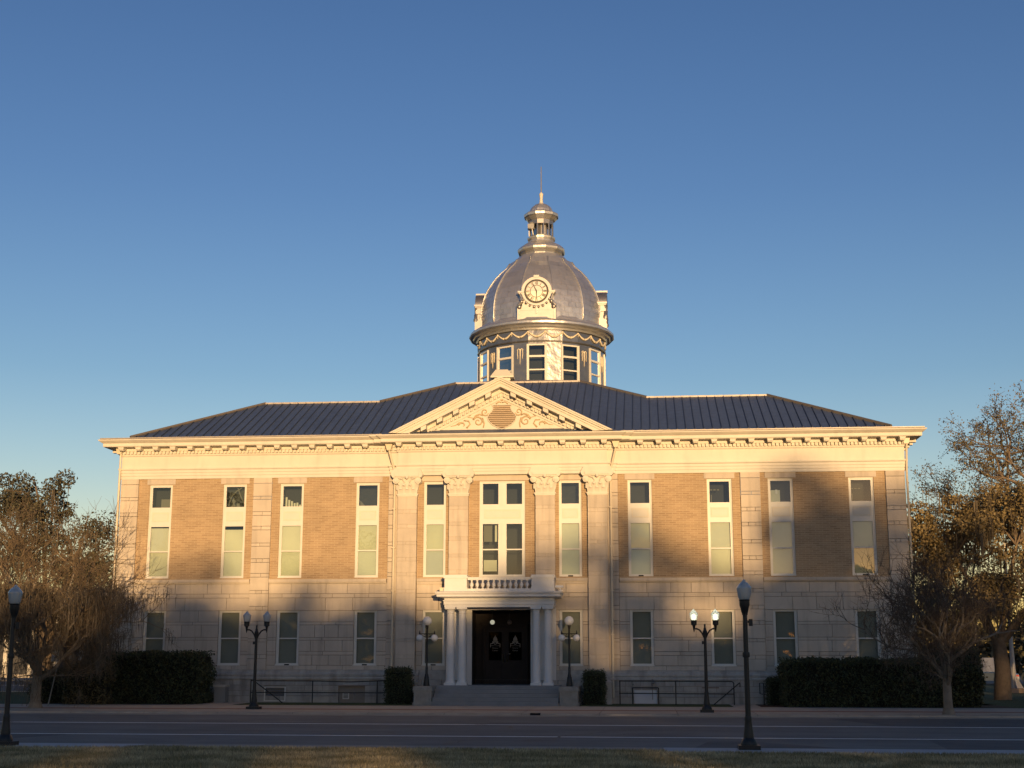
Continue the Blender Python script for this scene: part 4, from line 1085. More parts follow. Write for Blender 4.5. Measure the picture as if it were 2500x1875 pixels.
m.add([(-14,-32,z_),(-11.8,-32,z_),(-9.8,-27,z_),(-11.5,-27,z_)],[(0,1,2,3)]); m.add([(8,-31.6,z_),(12.6,-32.0,z_),(9.6,-28.2,z_),(8.6,-28.2,z_)],[(0,1,2,3)])
struct(m.build('asphalt_repair', patch))
rc = random.Random(9); m = MB()
for k in range(16):
    x,y = rc.uniform(-22,26), rc.uniform(-31.5,-13.5); a = rc.choice((0,0,PI/2))+rc.gauss(0,.25)
    for j in range(rc.randint(8,26)):
        a += rc.gauss(0,.28); L_ = rc.uniform(.25,.5); nx,ny = x+L_*math.cos(a), y+L_*math.sin(a)
        if not (KN+.3 < ny < KF-.8): break
        w_ = rc.uniform(.02,.05); ox,oy = -math.sin(a)*w_, math.cos(a)*w_; z_ = RZ+.009
        m.add([(x-ox,y-oy,z_),(nx-ox,ny-oy,z_),(nx+ox,ny+oy,z_),(x+ox,y+oy,z_)],[(0,1,2,3)]); x,y = nx,ny
struct(m.build('road_cracks', mat('crack_tar',(.022,.022,.023),.6)))
# far pavement: slabs with joints, red paver band, kerb
YP = -3.75
m = MB(); m.box(-120,120,-9.0,YP,-.2,-.012)
struct(m.build('pavement_bed', joint))
m = MB(); xs_ = [-120+k*3.05 for k in range(80)]
for k,x in enumerate(xs_[:-1]): m.box(x+.012,xs_[k+1]-.012,-7.9,YP,-.1,0.0)
struct(m.build('pavement', concrete))
m = MB(); m.box(-120,120,-8.9,-7.9,-.1,-.002)
struct(m.build('paver_band', brickred))
m = MB()
for k in range(80):
    a,b = -120+k*3.05+.01,-120+(k+1)*3.05-.01
    m.add([(a,-11.9,RZ-.05),(b,-11.9,RZ-.05),(b,-11.87,-.02),(a,-11.87,-.02),(a,-11.82,.0),(b,-11.82,.0),(b,-8.9,.0),(a,-8.9,.0)],[(0,1,2,3),(3,2,5,4),(4,5,6,7)])
struct(m.build('kerb', orangedirt))
m = MB()
for k in range(80): m.box(-120+k*3.05+.006,-120+(k+1)*3.05-.006,-12.9,-11.9,-.2,RZ+.006)
struct(m.build('gutter', kerbm))
m = MB(); m.box(2.35,2.75,-11.93,-11.5,-.07,.004); struct(m.build('storm_drain', dark))
# planted strips against the courthouse
struct(flatquad('front_lawn', grassgreen, -12.1,-3.9,YP,.0,.006)); struct(flatquad('front_lawn', grassgreen, 3.9,10.75,YP,.0,.006))
struct(flatquad('entry_path', concrete, -14.3,-12.1,YP,.0,.004)); struct(flatquad('entry_path', concrete, 10.75,11.95,YP,.0,.004))
struct(flatquad('planting_bed', mulch, -22,-14.3,YP,.0,.006)); struct(flatquad('planting_bed', mulch, 11.95,23,YP,.0,.006))
struct(flatquad('side_lawn', grassgreen, -60,-22,YP,18,.004)); struct(flatquad('side_lawn', grassgreen, 23,90,YP,52,.004))
# near side
m = MB()
for a,b in ((7.3,14),(14.02,22),(22.02,40)): m.box(a,b,-34.0,KN,-.2,.0)
for a,b in ((-30,-10.2),(-10.18,-5.6)): m.box(a,b,-33.9,KN,-.2,.0)
struct(m.build('near_pavement', mat('pale_concrete',(.36,.36,.36),.8,var=.12,vscale=1.5,bump=.1,bscale=20)))
m = MB(); m.box(-5.58,7.28,-33.4,KN,-.2,-.0); struct(m.build('near_kerb', kerbm))
struct(flatquad('near_lawn', grassm, -400,400,-400,-33.3,-.014))
# grass blades over the near lawn that the picture shows
rg = np.random.default_rng(7)
N = 150000
gx = rg.uniform(-9,17.5,N); gy = -33.45-6.8*rg.random(N)**.9
keep = ~((gx>7.3)&(gy>-34.05)) & ~((gx<-5.6)&(gy>-33.95)); gx = gx[keep]; gy = gy[keep]; N = len(gx)
hh = rg.uniform(.03,.085,N); an = rg.uniform(0,PI,N); wd = .011
dx, dy = np.cos(an)*wd, np.sin(an)*wd
V = np.zeros((N,3,3)); V[:,0] = np.stack([gx-dx,gy-dy,np.full(N,-.014)],1); V[:,1] = np.stack([gx+dx,gy+dy,np.full(N,-.014)],1)
V[:,2] = np.stack([gx+rg.normal(0,.025,N),gy+rg.normal(0,.025,N),hh],1)
def npmesh(name, V, k, m_, parent=None):
    n = len(V); me = bpy.data.meshes.new(name); me.vertices.add(n*k); me.vertices.foreach_set('co', V.reshape(-1))
    me.loops.add(n*k); me.loops.foreach_set('vertex_index', np.arange(n*k)); me.polygons.add(n)
    me.polygons.foreach_set('loop_start', np.arange(0,n*k,k)); me.polygons.foreach_set('loop_total', np.full(n,k)); me.update()
    me.materials.append(m_); o = bpy.data.objects.new(name, me); COL.objects.link(o)
    if parent: o.parent = parent
    return o
go = npmesh('grass', V, 3, blade1); go['kind'] = 'stuff'
# side street, left, with kerb and far pavement
struct(flatquad('side_street', mat('street_grey',(.085,.092,.105),.85,var=.12,vscale=.4), -140,-14,18.5,56,.008))
m = MB(); m.box(-140,-15,18.0,18.4,-.1,.05); m.box(-140,-15,56,56.4,-.1,.1); m.box(-140,-15,60,72,-.1,.08); struct(m.build('side_street_kerb', concrete))
m = MB(); m.box(-140,-15,38,38.4,.01,.014); struct(m.build('side_street_marking', linem))
# car park, right
struct(flatquad('car_park', asphalt, 25,140,54,110,.006))

# ------------------------------------------------------------------ lamp posts
def cup(m, c, z0, z1, r0, r1): m.lathe([(r0*.15,z0-.08),(r0*.5,z0),(r0,z0+(z1-z0)*.45),(r1*1.02,z0+(z1-z0)*.55),(r1,z0+(z1-z0)*.6),(r1*1.05,z1-.03),(r1*1.12,z1)],14,c)
def acorn(m, c, z, r, h): 
    m.lathe([(r*.60,z),(r*.80,z+h*.10),(r*.98,z+h*.52),(r*1.02,z+h*.58),(r*.94,z+h*.62),(r*.68,z+h*.75),(r*.42,z+h*.84),(r*.26,z+h*.88),(r*.24,z+h*.93),(r*.12,z+h*.96),(.004,z+h)],16,c)
def base_post(m, scale=1):
    m.box(-.26,.26,-.26,.26,0,.10)
    m.lathe([(.20,.10),(.20,.14),(.16,.22),(.15,.24),(.125,.27),(.125,.31),(.10,.50),(.085,.66),(.088,.68),(.088,.74),(.072,.78)],12,(0,0,0))
def single_lamp(name, label, loc):
    t = thing(name, label, 'street lamp', loc, 0, 'single globe street lamps on the near kerb')
    m = MB(); base_post(m); m.build('post_base', ironm, t, smooth=30)
    m = MB(); m.lathe([(.068,.76),(.062,2.15),(.055,3.22)],12,(0,0,0)); m.lathe([(.082,2.18),(.088,2.20),(.088,2.28),(.082,2.30)],12,(0,0,0)); m.build('pole', ironm, t, smooth=30)
    m = MB(); m.lathe([(.07,3.20),(.07,3.24),(.085,3.28),(.10,3.36),(.125,3.44),(.125,3.54),(.145,3.57)],16,(0,0,0)); m.build('fitter', ironm, t, smooth=30)
    m = MB(); acorn(m,(0,0,0),3.57,.185,.50); m.build('globe', lampglass, t, smooth=50)
    m = MB(); m.lathe([(.05,3.58),(.055,3.80),(.03,3.86)],10,(0,0,0)); m.build('bulb', signwhite, t, smooth=40)
    m = MB(); m.box(.06,.09,-.03,.03,3.0,3.06); m.box(.09,.18,-.05,.05,2.93,3.10); m.build('control_box', ironm, t)
    return t
sl = single_lamp('street_lamp','tall black street lamp with one clear globe on the near kerb, right of centre',(9.32,-32.75,0))
s2 = copy_tree(sl); sl.scale = (.985,)*3; s2.scale = (.965,)*3; s2.location = (-8.85,-33.3,0); s2['label'] = 'black street lamp with one clear globe at the far left edge by the trees'
def double_lamp(label, loc, gm, isl):
    t = thing('street_lamp', label, 'street lamp', loc, 0, 'twin globe street lamps on the far pavement')
    m = MB(); base_post(m); m.build('post_base', ironm, t, smooth=30)
    m = MB(); m.lathe([(.068,.76),(.055,2.80),(.06,2.9),(.085,3.02),(.09,3.06),(.06,3.12),(.05,3.2),(.035,3.22),(.035,3.35),(.01,3.36)],12,(0,0,0)); m.build('pole', ironm, t, smooth=30)
    for s in (-1,1):
        m = MB(); pts = [(s*.03,0,2.82),(s*.10,0,2.98),(s*.20,0,3.12),(s*.30,0,3.17),(s*.38,0,3.17)]
        m.tube(pts,.03,8); cup(m,(s*.42,0,0),3.12,3.50,.055,.11)
        a = m.build('arm', ironm, t, smooth=35)
        m = MB(); acorn(m,(s*.42,0,0),3.50,.165,.44); m.build('globe', gm, a, smooth=50)
        m = MB(); m.lathe([(.04,3.51),(.055 if not isl else .085,3.56),(.05 if not isl else .09,3.70),(.02,3.76)],10,(s*.42,0,0)); m.build('bulb', signwhite if not isl else lit, a, smooth=40)
    m = MB(); m.box(-.13,-.05,-.04,.04,2.58,2.70); m.build('control_box', ironm, t)
    return t
double_lamp('black twin-globe street lamp, unlit, on the pavement left of the entrance',(-9.63,-8.75,0),lampglass,False).scale = (1.04,)*3
double_lamp('black twin-globe street lamp with both globes lit, on the pavement right of the entrance',(9.30,-9.9,0),lampglass,True).scale = (1.04,)*3
def globe_post(label, loc):
    t = thing('globe_lamp_post', label, 'lamp post', loc, 0, 'globe lamp posts beside the entrance steps')
    m = MB(); m.lathe([(.15,0),(.15,.06),(.12,.30),(.11,.42),(.085,.46),(.09,.50),(.065,.56),(.06,.62),(.06,.85),(.048,.9),(.045,2.6),(.06,2.66),(.07,2.74),(.075,2.80)],14,(0,0,0)); m.build('post', ironm, t, smooth=30)
    m = MB(); m.sphere((0,0,3.0),.215,24,16); m.build('globe', opal, t, smooth=True)
    for s in (-1,1):
        m = MB(); m.tube([(0,0,2.40),(s*.35,0,2.40)],.02,6); m.tube([(s*.05,0,2.24),(s*.2,0,2.30),(s*.33,0,2.39)],.014,5); m.tube([(s*.1,0,2.39),(s*.16,0,2.33),(s*.10,0,2.28)],.012,5)
        m.lathe([(.06,2.34),(.04,2.40),(.03,2.46),(.02,2.50),(.012,2.56)],10,(s*.35,0,0)); a = m.build('arm', ironm, t, smooth=35)
        m = MB(); m.sphere((s*.35,0,2.21),.165,20,14); m.build('globe', opal, a, smooth=True)
    return t
g1 = globe_post('black post with three white globes on the stone pedestal left of the entrance steps',(-3.35,-1.95,.84))
g2 = copy_tree(g1); g2.location = (3.35,-1.95,.84); g2['label'] = 'black post with three white globes on the stone pedestal right of the entrance steps'

# ------------------------------------------------------------------ railings, newels, bins
def rail(name, label, segs, posts, extra=None):
    t = thing(name, label, 'railing', (posts[0][0],posts[0][1],0))
    ox, oy = posts[0][0], posts[0][1]
    for x,y,h in posts: MB().tube([(x-ox,y-oy,0),(x-ox,y-oy,h)],.028,7).build('post', ironm, t, smooth=40)
    for sg in segs: MB().tube([(x-ox,y-oy,z) for x,y,z in sg],.026,7).build('rail', ironm, t, smooth=40)
    return t
yr = -1.1
rail('railing','black pipe railing over the basement grille left of the entrance steps',
     [[(-12.0,yr,1.05),(-8.6,yr,1.04),(-7.2,yr,1.0),(-5.85,yr,1.05),(-5.4,yr,1.07)],[(-12.0,yr,.50),(-5.6,yr,.50),(-5.4,yr,.53)],[(-11.93,yr-.25,.88),(-11.93,yr-.25,1.10),(-11.8,yr-.25,1.06),(-10.35,yr-.25,.02)]],
     [(-12.0,yr,1.05),(-8.98,yr,1.05),(-5.85,yr,1.05)])
rail('railing','black pipe railing with slanting handrail right of the entrance steps',
     [[(5.62,yr,1.08),(10.85,yr,1.07),(10.93,yr,1.0)],[(5.62,yr,.52),(10.93,yr,.50)],[(9.98,yr-.2,.02),(11.2,yr-.2,1.02),(11.2,yr-.2,.82)],[(6.24,-.3,.76),(7.46,-.3,.76)]],
     [(5.66,yr,1.08),(8.25,yr,1.07),(10.93,yr,1.0),(6.24,-.3,.76),(7.46,-.3,.76)])
rail('handrail','short black handrail loop beside the right entry path',
     [[(12.28,yr,1.0),(12.12,yr,1.0),(12.12,yr,.52),(12.26,yr,.50)]],[(12.30,yr,1.0)])
for s,lb in ((-1,'stone newel post with pointed cap behind the left trimmed bush'),(1,'stone newel post with pointed cap beside the right trimmed bush')):
    t = thing('newel_post', lb, 'post', (s*4.15 if s<0 else 5.08,-.9,0), 0, 'stone newel posts beside the entrance')
    m = MB(); m.box(-.20,.20,-.20,.20,0,.92); m.box(-.17,.17,-.17,.17,.92,.96); m.build('shaft', stone_base, t)
    m = MB(); m.add([(-.22,-.22,.96),(.22,-.22,.96),(.22,.22,.96),(-.22,.22,.96),(-.22,-.22,1.02),(.22,-.22,1.02),(.22,.22,1.02),(-.22,.22,1.02),(0,0,1.22)],[(0,3,2,1),(0,1,5,4),(1,2,6,5),(2,3,7,6),(3,0,4,7),(4,5,8),(5,6,8),(6,7,8),(7,4,8)]); m.build('cap', stone_base, t)
t = thing('concrete_bin','square grey concrete bin with flat lid against the wall behind the left twin lamp','bin',(-13.55,-.75,0))
m = MB(); m.box(-.27,.27,-.25,.25,0,.74); m.build('bin_body', greymetal, t)
m = MB(); m.box(-.32,.32,-.30,.30,.74,.84); m.build('lid', stone_base, t)

# ------------------------------------------------------------------ foliage tools
def leafquads(C_, size, rg, up=0.0, aspect=.6, jitter=.3):
    """C_: Nx3 centres -> quads"""
    N = len(C_); a = rg.normal(size=(N,3)); a /= np.linalg.norm(a,axis=1)[:,None]
    b = rg.normal(size=(N,3)); b -= a*(a*b).sum(1)[:,None]; b /= np.linalg.norm(b,axis=1)[:,None]
    s = size*(1+jitter*rg.uniform(-1,1,N))[:,None]
    a = a*s*.5; b = b*s*.5*aspect
    V = np.stack([C_-a, C_-b*.9+a*.1, C_+a, C_+b*.9-a*.1],1)
    return V
def blob(c, r, n, rg, shell=.55, flat=1.0):
    """points in an uneven ellipsoid shell"""
    d = rg.normal(size=(n,3)); d /= np.linalg.norm(d,axis=1)[:,None]
    u = rg.random(n)**(1/3); rad = shell+(1-shell)*u
    lump = 1+.18*np.sin(d[:,0]*5+c[0])*np.cos(d[:,1]*4+c[1])+.14*np.sin(d[:,2]*7+c[0]*2)
    return np.array(c)+d*(rad*lump)[:,None]*np.array(r)

class Tree:
    def __init__(s, seed): s.r = random.Random(seed); s.m = MB(); s.tw = []; s.tips = []; s.mid = []
    def limb(s, p, d, L, rad, lev, maxlev, spread, upb, shrink, nseg=4, kids=(2,3), twig_lev=99, droop=0, bend=.14):
        r = s.r; pts = [p.copy()]; q = p.copy(); dd = d.normalized()
        for i in range(nseg):
            dd = (dd+Vector((r.gauss(0,bend),r.gauss(0,bend),r.gauss(0,bend)+upb*.25-droop*.2))).normalized(); q = q+dd*(L/nseg); pts.append(q.copy())
        if lev >= twig_lev: s.tw.append((pts, rad))
        else: s.m.tube(pts, rad, 7 if lev < 2 else 5, rad*.66, cap=False)
        if lev >= maxlev-1: s.mid += pts[1:]
        if lev >= maxlev: s.tips.append(pts[-1]); return
        n = r.randint(*kids)
        base = r.uniform(0,2*PI)
        for k in range(n):
            ax = dd.orthogonal().normalized(); ax = Matrix.Rotation(base+2*PI*k/n+r.uniform(-.5,.5),3,dd) @ ax
            ang = spread*r.uniform(.6,1.35)
            nd = (dd*math.cos(ang)+ax*math.sin(ang)+Vector((0,0,upb))).normalized()
            s.limb(pts[-1] , nd, L*shrink*r.uniform(.75,1.2), rad*.64, lev+1, maxlev, spread, upb, shrink, max(2,nseg-1) if lev<2 else 3, kids, twig_lev, droop, bend)
        if lev >= 1 and r.random() < .85:   # side shoots
            for j in (1,2):
                if j < len(pts)-1:
                    ax = dd.orthogonal().normalized(); ax = Matrix.Rotation(r.uniform(0,2*PI),3,dd) @ ax
                    s.limb(pts[j], (dd*.5+ax+Vector((0,0,upb))).normalized(), L*shrink*.7, rad*.4, lev+2 if lev+2<=maxlev else maxlev, maxlev, spread, upb, shrink, 3, kids, twig_lev, droop, bend)
def twigmesh(tws, name, m_, parent, thick=1.0):
    """thin three-sided twigs, fast"""
    m = MB()
    for pts, rad in tws: m.tube(pts, rad*thick, 3, rad*.45*thick, cap=False)
    return m.build(name, m_, parent, recalc=False)
def moss(name, pts, rg, parent, n, lmin, lmax, w_=.011, mt_=None):
    idx = rg.integers(0,len(pts),n); P0 = np.array([tuple(pts[i]) for i in idx])+rg.normal(0,.12,(n,3)); L = rg.uniform(lmin,lmax,n)
    an = rg.uniform(0,PI,n); d = np.stack([np.cos(an)*w_,np.sin(an)*w_,np.zeros(n)],1); sway = rg.normal(0,.05,(n,3)); sway[:,2] = 0
    down = np.zeros((n,3)); down[:,2] = -L
    V = np.stack([P0-d, P0+d, P0+d*.3+down+sway, P0-d*.3+down+sway],1)
    return npmesh(name, V, 4, mt_ or mossm, parent)
def bare_tree(label, loc, seed, H, rad, trunk_h, spread, upb, barkm, twm, maxlev=6, kids=(2,3), lean=(0,0), nmoss=0, leafn=0, leafmat=None, leafs=.1, forks=4, shrink=.74, mossl=(.3,1.0), L0=None, cat='tree', group=None, tilt=.5, bend=.14, trl=4):
    t = thing('bare_tree', label, cat, loc, 0, group)
    T = Tree(seed); top = Vector((lean[0],lean[1],trunk_h))
    T.m.tube([(0,0,-.1),(0,0,.12),Vector((lean[0]*.4,lean[1]*.4,trunk_h*.5)),top], rad*1.15, 10, rad*.8, cap=False)
    T.m.lathe([(rad*1.6,-.05),(rad*1.3,.08),(rad*1.1,.25)],10,(0,0,0),cap=False)
    L0 = L0 or (H-trunk_h)*.34
    for k in range(forks):
        a = 2*PI*k/forks+T.r.uniform(-.3,.3); tl = tilt*T.r.uniform(.7,1.3)
        T.limb(top-Vector((0,0,.12*k)), Vector((math.cos(a)*math.sin(tl),math.sin(a)*math.sin(tl),math.cos(tl))), L0*T.r.uniform(.85,1.15), rad*.5, 1, maxlev, spread, upb, shrink, 4, kids, trl, 0, bend)
    T.m.build('trunk', barkm, t, smooth=60, recalc=False)
    cr = twigmesh(T.tw, 'crown', twm, t)
    rg = np.random.default_rng(seed)
    mids = T.mid+T.tips
    if nmoss:
        low = sorted(mids, key=lambda p: p.z)[:max(50,int(len(mids)*.6))]
        moss('moss', low, rg, cr, nmoss, *mossl)
    if leafn:
        idx = rg.integers(0,len(mids),leafn); P0 = np.array([tuple(mids[i]) for i in idx])+rg.normal(0,leafs*1.3,(leafn,3))
        npmesh('leaves', leafquads(P0, leafs, rg), 4, leafmat, cr)
    return t
def leafy_tree(name, label, loc, seed, blobs, n, size, lm, trunk_r, trunk_h, group=None, barkm=None, limbs=True, nmoss=0, shell=.45):
    t = thing(name, label, 'tree', loc, 0, group); rg = np.random.default_rng(seed); T = Tree(seed)
    T.m.tube([(0,0,-.1),(.1,0,trunk_h*.5),(0,.05,trunk_h)], trunk_r*1.2, 9, trunk_r*.85, cap=False)
    for c,r_,wgt in blobs:
        c = Vector(c); mid = Vector((c.x*.45,c.y*.45,trunk_h+(c.z-trunk_h)*.5)); T.m.tube([(0,0,trunk_h*.85),mid,c*1.0], trunk_r*.5, 6, trunk_r*.12, cap=False)
        for k in range(6):
            d = Vector((T.r.gauss(0,1),T.r.gauss(0,1),T.r.gauss(0,1))).normalized(); e = c+Vector((d.x*r_[0],d.y*r_[1],d.z*r_[2]))*.85
            T.m.tube([mid.lerp(c,.6),c.lerp(e,.5)+Vector((0,0,.2)),e],trunk_r*.2,4,trunk_r*.04,cap=False)
    T.m.build('trunk', barkm or bark, t, smooth=60, recalc=False)
    tot = sum(b[2] for b in blobs); pts = []
    for c,r_,wgt in blobs:
        nn = int(n*wgt/tot); vol = r_[0]*r_[1]*r_[2]
        # sub-clumps so that the crown has gaps and lumps
        k = max(8, int(26*wgt)); cc = blob(c, np.array(r_)*.82, k, rg, .35)
        sr = (vol**(1/3))*.30
        for q in cc: pts.append(blob(q, (sr,sr,sr*.75), max(4,nn//k), rg, .2))
    P0 = np.concatenate(pts)
    cr = npmesh('crown', leafquads(P0, size, rg), 4, lm, t)
    if nmoss: 
        sel = P0[rg.integers(0,len(P0),400)]
        moss('moss', [tuple(p) for p in sel], rg, cr, nmoss, .4, 1.6, .035)
    return t

def hedge(name, label, loc, sx, sy, sz, n, seed, lm, size=.10, group=None, round_=.12, sprigs=0, lump=.06):
    t = thing(name, label, 'hedge' if sx > 1.2 else 'shrub', loc, 0, group); rg = np.random.default_rng(seed)
    core = MB(); e = .10
    core.box(-sx/2+e,sx/2-e,-sy/2+e,sy/2-e,.02,sz-e); core.build('dark_core', mat_hcore, t)  # near-black box, shade inside the hedge put into its colour
    A = [sx*sz, sx*sz*.4, sy*sz, sy*sz, sx*sy*1.4]; A = np.array(A)/sum(A); f = rg.choice(5,n,p=A); u = rg.uniform(-.5,.5,n); v = rg.uniform(-.5,.5,n)
    P = np.zeros((n,3))
    z = (v+.5)*sz
    for k,(fx,fy,fz) in enumerate(((u*sx,-sy/2,z),(u*sx,sy/2,z),(-sx/2,u*sy,z),(sx/2,u*sy,z),(u*sx,v*sy,sz))):
        s = f == k; 
        for j,g in enumerate((fx,fy,fz)): P[s,j] = g[s] if isinstance(g,np.ndarray) else g
    # rounded, lumpy skin
    ctr = np.array([0,0,sz/2]); d = P-ctr; 
    rx = np.abs(P[:,0])/(sx/2); rz_ = np.abs(P[:,2]-sz/2)/(sz/2); ry = np.abs(P[:,1])/(sy/2)
    cor = np.clip((rx*rz_),.0,1)**6*round_
    lm_ = lump*(np.sin(P[:,0]*3.1+seed)*np.cos(P[:,2]*4.3)+np.sin(P[:,0]*7.3+P[:,2]*5.1)*.6)
    P += d/np.linalg.norm(d,axis=1)[:,None]*(lm_*1.5-cor*sz)[:,None] + rg.normal(0,.065,(n,3))
    P[:,2] = np.clip(P[:,2],.02,None)
    if sprigs:
        i = rg.integers(0,n,sprigs); top = P[i].copy(); top[:,2] = sz+.22*rg.random(sprigs)**2; P = np.concatenate([P,top])
    npmesh('foliage', leafquads(P,size,rg), 4, lm, t)
    return t
mat_hcore = mat('hedge_inside',(.008,.009,.005),.95)

# hedges and shrubs
hedge('hedge','long clipped dark green hedge below the left windows',(-16.75,-2.0,0),5.6,2.2,2.25,26000,11,hedgem,.11,sprigs=900,round_=.10)
hb = hedge('shrub','brown-lit shrub with bare stems at the left end of the long left hedge',(-19.0,-3.3,0),1.9,1.6,1.8,9000,12,hedgelit,.11,round_=.2,sprigs=200,lump=.12)
hedge('shrub','low dark box bush at the left corner of the courthouse',(-21.3,-1.6,0),2.1,1.8,1.45,9000,13,hedgem,.10)
for k,(x,h,lb) in enumerate(((-20.6,2.2,'narrow dark upright cypress, left one of two, behind the left hedge'),(-18.9,2.35,'narrow dark upright cypress, right one of two, behind the left hedge'))):
    t = thing('cypress', lb, 'shrub', (x,-.4,0), 0, 'upright cypresses at the left corner'); rg = np.random.default_rng(20+k)
    MB().tube([(0,0,0),(0,0,h*.9)],.05,6,.02).build('trunk', bark, t)
    z = rg.random(5000)*h; rr_ = (.42*np.clip(1.02-(z/h)**3,.05,1))*rg.uniform(.6,1.05,5000); a = rg.uniform(0,2*PI,5000)
    npmesh('crown', leafquads(np.stack([rr_*np.cos(a),rr_*np.sin(a),z],1),.12,rg), 4, hedgem, t)
hedge('trimmed_bush','square trimmed dark bush left of the entrance steps',(-4.72,-1.6,0),1.05,1.0,1.55,6000,14,hedgem,.08,'square bushes beside the entrance steps',sprigs=140,round_=.02,lump=.015)
hedge('trimmed_bush','square trimmed dark bush right of the entrance steps',(4.48,-1.3,0),.85,.9,1.42,5000,15,hedgem,.08,'square bushes beside the entrance steps',sprigs=90,round_=.02,lump=.015)
hedge('trimmed_bush','small square bush beside the short handrail loop',(12.78,-1.2,0),.62,.6,1.18,3000,16,hedgem,.07,round_=.02,lump=.015)
hedge('hedge','long clipped dark green hedge below the right windows',(16.5,-2.4,0),6.9,2.4,1.98,28000,17,hedgem,.11,sprigs=500,round_=.08)
hedge('hedge','taller dark bush at the right corner of the courthouse',(20.6,-1.4,0),2.4,2.6,2.45,16000,18,hedgem,.12,sprigs=200,round_=.18)

# ------------------------------------------------------------------ trees beside the courthouse
bare_tree('bare moss-hung tree with pale trunk at the left edge of the pavement',(-19.3,-8.6,0),4,7.9,.23,2.2,.48,.12,barkpale,twigm,maxlev=7,kids=(2,3),forks=10,nmoss=16000,L0=1.85,shrink=.765,tilt=.75,mossl=(.10,.55),bend=.18,trl=4)
bare_tree('small dark bare tree on the pavement before the right hedge',(18.5,-11.1,0),8,6.8,.18,1.9,.50,.11,barkpale,twigdark,maxlev=7,kids=(2,3),forks=9,nmoss=3500,L0=1.6,shrink=.76,tilt=.68,mossl=(.08,.3),bend=.17,trl=4)
bare_tree('tall sparse oak with twisting limbs behind the right side',(34.5,22,0),21,19.0,.55,7.8,.60,.06,bark,twigdark,maxlev=7,kids=(2,3),forks=5,nmoss=2500,L0=4.9,shrink=.72,tilt=.75,leafn=38000,leafmat=leafoak,leafs=.15,mossl=(.5,1.8),bend=.22,trl=5)
leafy_tree('oak_tree','brown-green moss-hung oak close to the right corner of the courthouse',(25.5,9,0),31,
   [((-2.6,0,8.6),(3.0,3.2,2.6),1),((1.6,0,9.3),(3.4,3.2,2.6),1.2),((-2.0,0,5.6),(3.4,3.2,2.4),1),((2.4,-.5,5.6),(4.0,3.2,2.6),1.2),((5.2,0,8.0),(3.0,3.0,2.4),1)],52000,.17,leafoak2,.40,3.2,barkm=bark,nmoss=2200)
leafy_tree('oak_tree','dark oak filling the right edge behind the small bare tree',(34,6,0),32,
   [((-2,0,5.2),(4.2,3.2,2.6),1),((3,0,5.5),(4.2,3.2,2.8),1),((0,0,8.2),(3.6,3.2,2.2),.8)],30000,.26,leafoak2,.35,2.8,nmoss=2600)
leafy_tree('oak_tree','large dark evergreen oak at the left edge',(-34.5,26,0),33,
   [((-3,0,11.0),(5,4,3.6),1.2),((2.2,0,9.6),(4.2,4,3.4),1),((-4.5,0,6.5),(5,4,3),1),((3.8,0,6.0),(4.4,4,3.0),1),((-1,0,13.2),(3.2,3,2.2),.6)],30000,.22,leafdark,.5,4,nmoss=1500)
leafy_tree('oak_tree','small evergreen oak just left of the courthouse corner',(-29.5,34,0),34,
   [((0,0,6.4),(3.2,3.2,2.6),1),((1.4,0,9.2),(2.0,2.2,1.8),.5),((-2.6,0,4.6),(3,3,2),.6),((3,0,4.6),(3,3,2),.6)],22000,.26,leafoak,.3,2.6,nmoss=900)
leafy_tree('oak_tree','dark oak at the far left behind the street lamp',(-41,18,0),35,
   [((0,0,5.6),(4.5,4,3.2),1),((4,0,4.6),(3.5,3,2.2),.7)],24000,.28,leafdark,.4,3,nmoss=1200)
for k,(x,y,h,lb) in enumerate(((48,62,9,'dark tree behind the parked cars, left one'),(60,66,10,'dark tree behind the parked cars, middle one'),(72,60,11,'dark tree behind the parked cars, right one'),(-62,84,12,'dark tree beyond the colonnaded building, left one'),(-44,88,11,'dark tree beyond the colonnaded building, right one'))):
    leafy_tree('background_tree', lb, (x,y,0), 50+k, [((0,0,h*.55),(6,5,h*.34),1),((3.5,0,h*.45),(4.5,4,h*.28),.7),((-4,0,h*.42),(4.5,4,h*.26),.7)],14000,.42,leafdark,.4,2.6,'trees in the far background')

# ------------------------------------------------------------------ trees behind the camera: they cast the evening shade and show in the window glass
YC = -190.0
TA, TE = math.tan(SUN_AZ), math.tan(SUN_EL)/math.cos(SUN_AZ)
def cpos(xw): return xw + TA*(-YC)
def ch(zw): return zw + TE*(-YC)
shade = [ # wall x of the shadow centre, wall height of its top, half width
 (-46,4.2,5),(-37,3.6,5),(-28,2.6,5),(-21.5,3.6,2.6),(-17.5,5.0,1.6),(-15.0,6.9,1.7),(-12.6,4.5,1.6),(-10.6,5.5,1.7),(-8.4,6.1,1.6),(-6.3,5.3,1.5),(-3.8,4.5,2.0),(-1.2,4.9,1.4),(2.1,7.3,1.8),(5.4,9.2,1.7),(9.4,7.0,3.4),(12.6,8.4,1.3),(14.6,11.3,1.7),(17.0,9.9,1.7),(19.6,10.2,2.2),(25.5,9.3,4.2),(34,8.2,4.6),(44,7.8,5.5),(53,7,5)]
rr = random.Random(77)
def sun_gap_filter(P):
    """leaf-free gaps that let slivers of low sun through to the near lawn and the far lawn"""
    keep = np.ones(len(P),bool)
    for gx_,gy_,w_,h0,h1 in ((-1.35,-35.6,.65,-2.6,.0),(.45,-35.3,1.1,-3.0,.05),(-5.6,-35.8,.6,-1.0,-.1),(7.6,-37.5,.6,-1.6,-.1),(29.0,20,1.6,-.6,5.0),(-19,-7,1.6,-.55,-.15)):
        cx = gx_+TA*(gy_-P[:,1]); cz = TE*(gy_-P[:,1])
        keep &= ~((np.abs(P[:,0]-cx) < w_) & (P[:,2] > cz+h0) & (P[:,2] < cz+h1))
    return keep
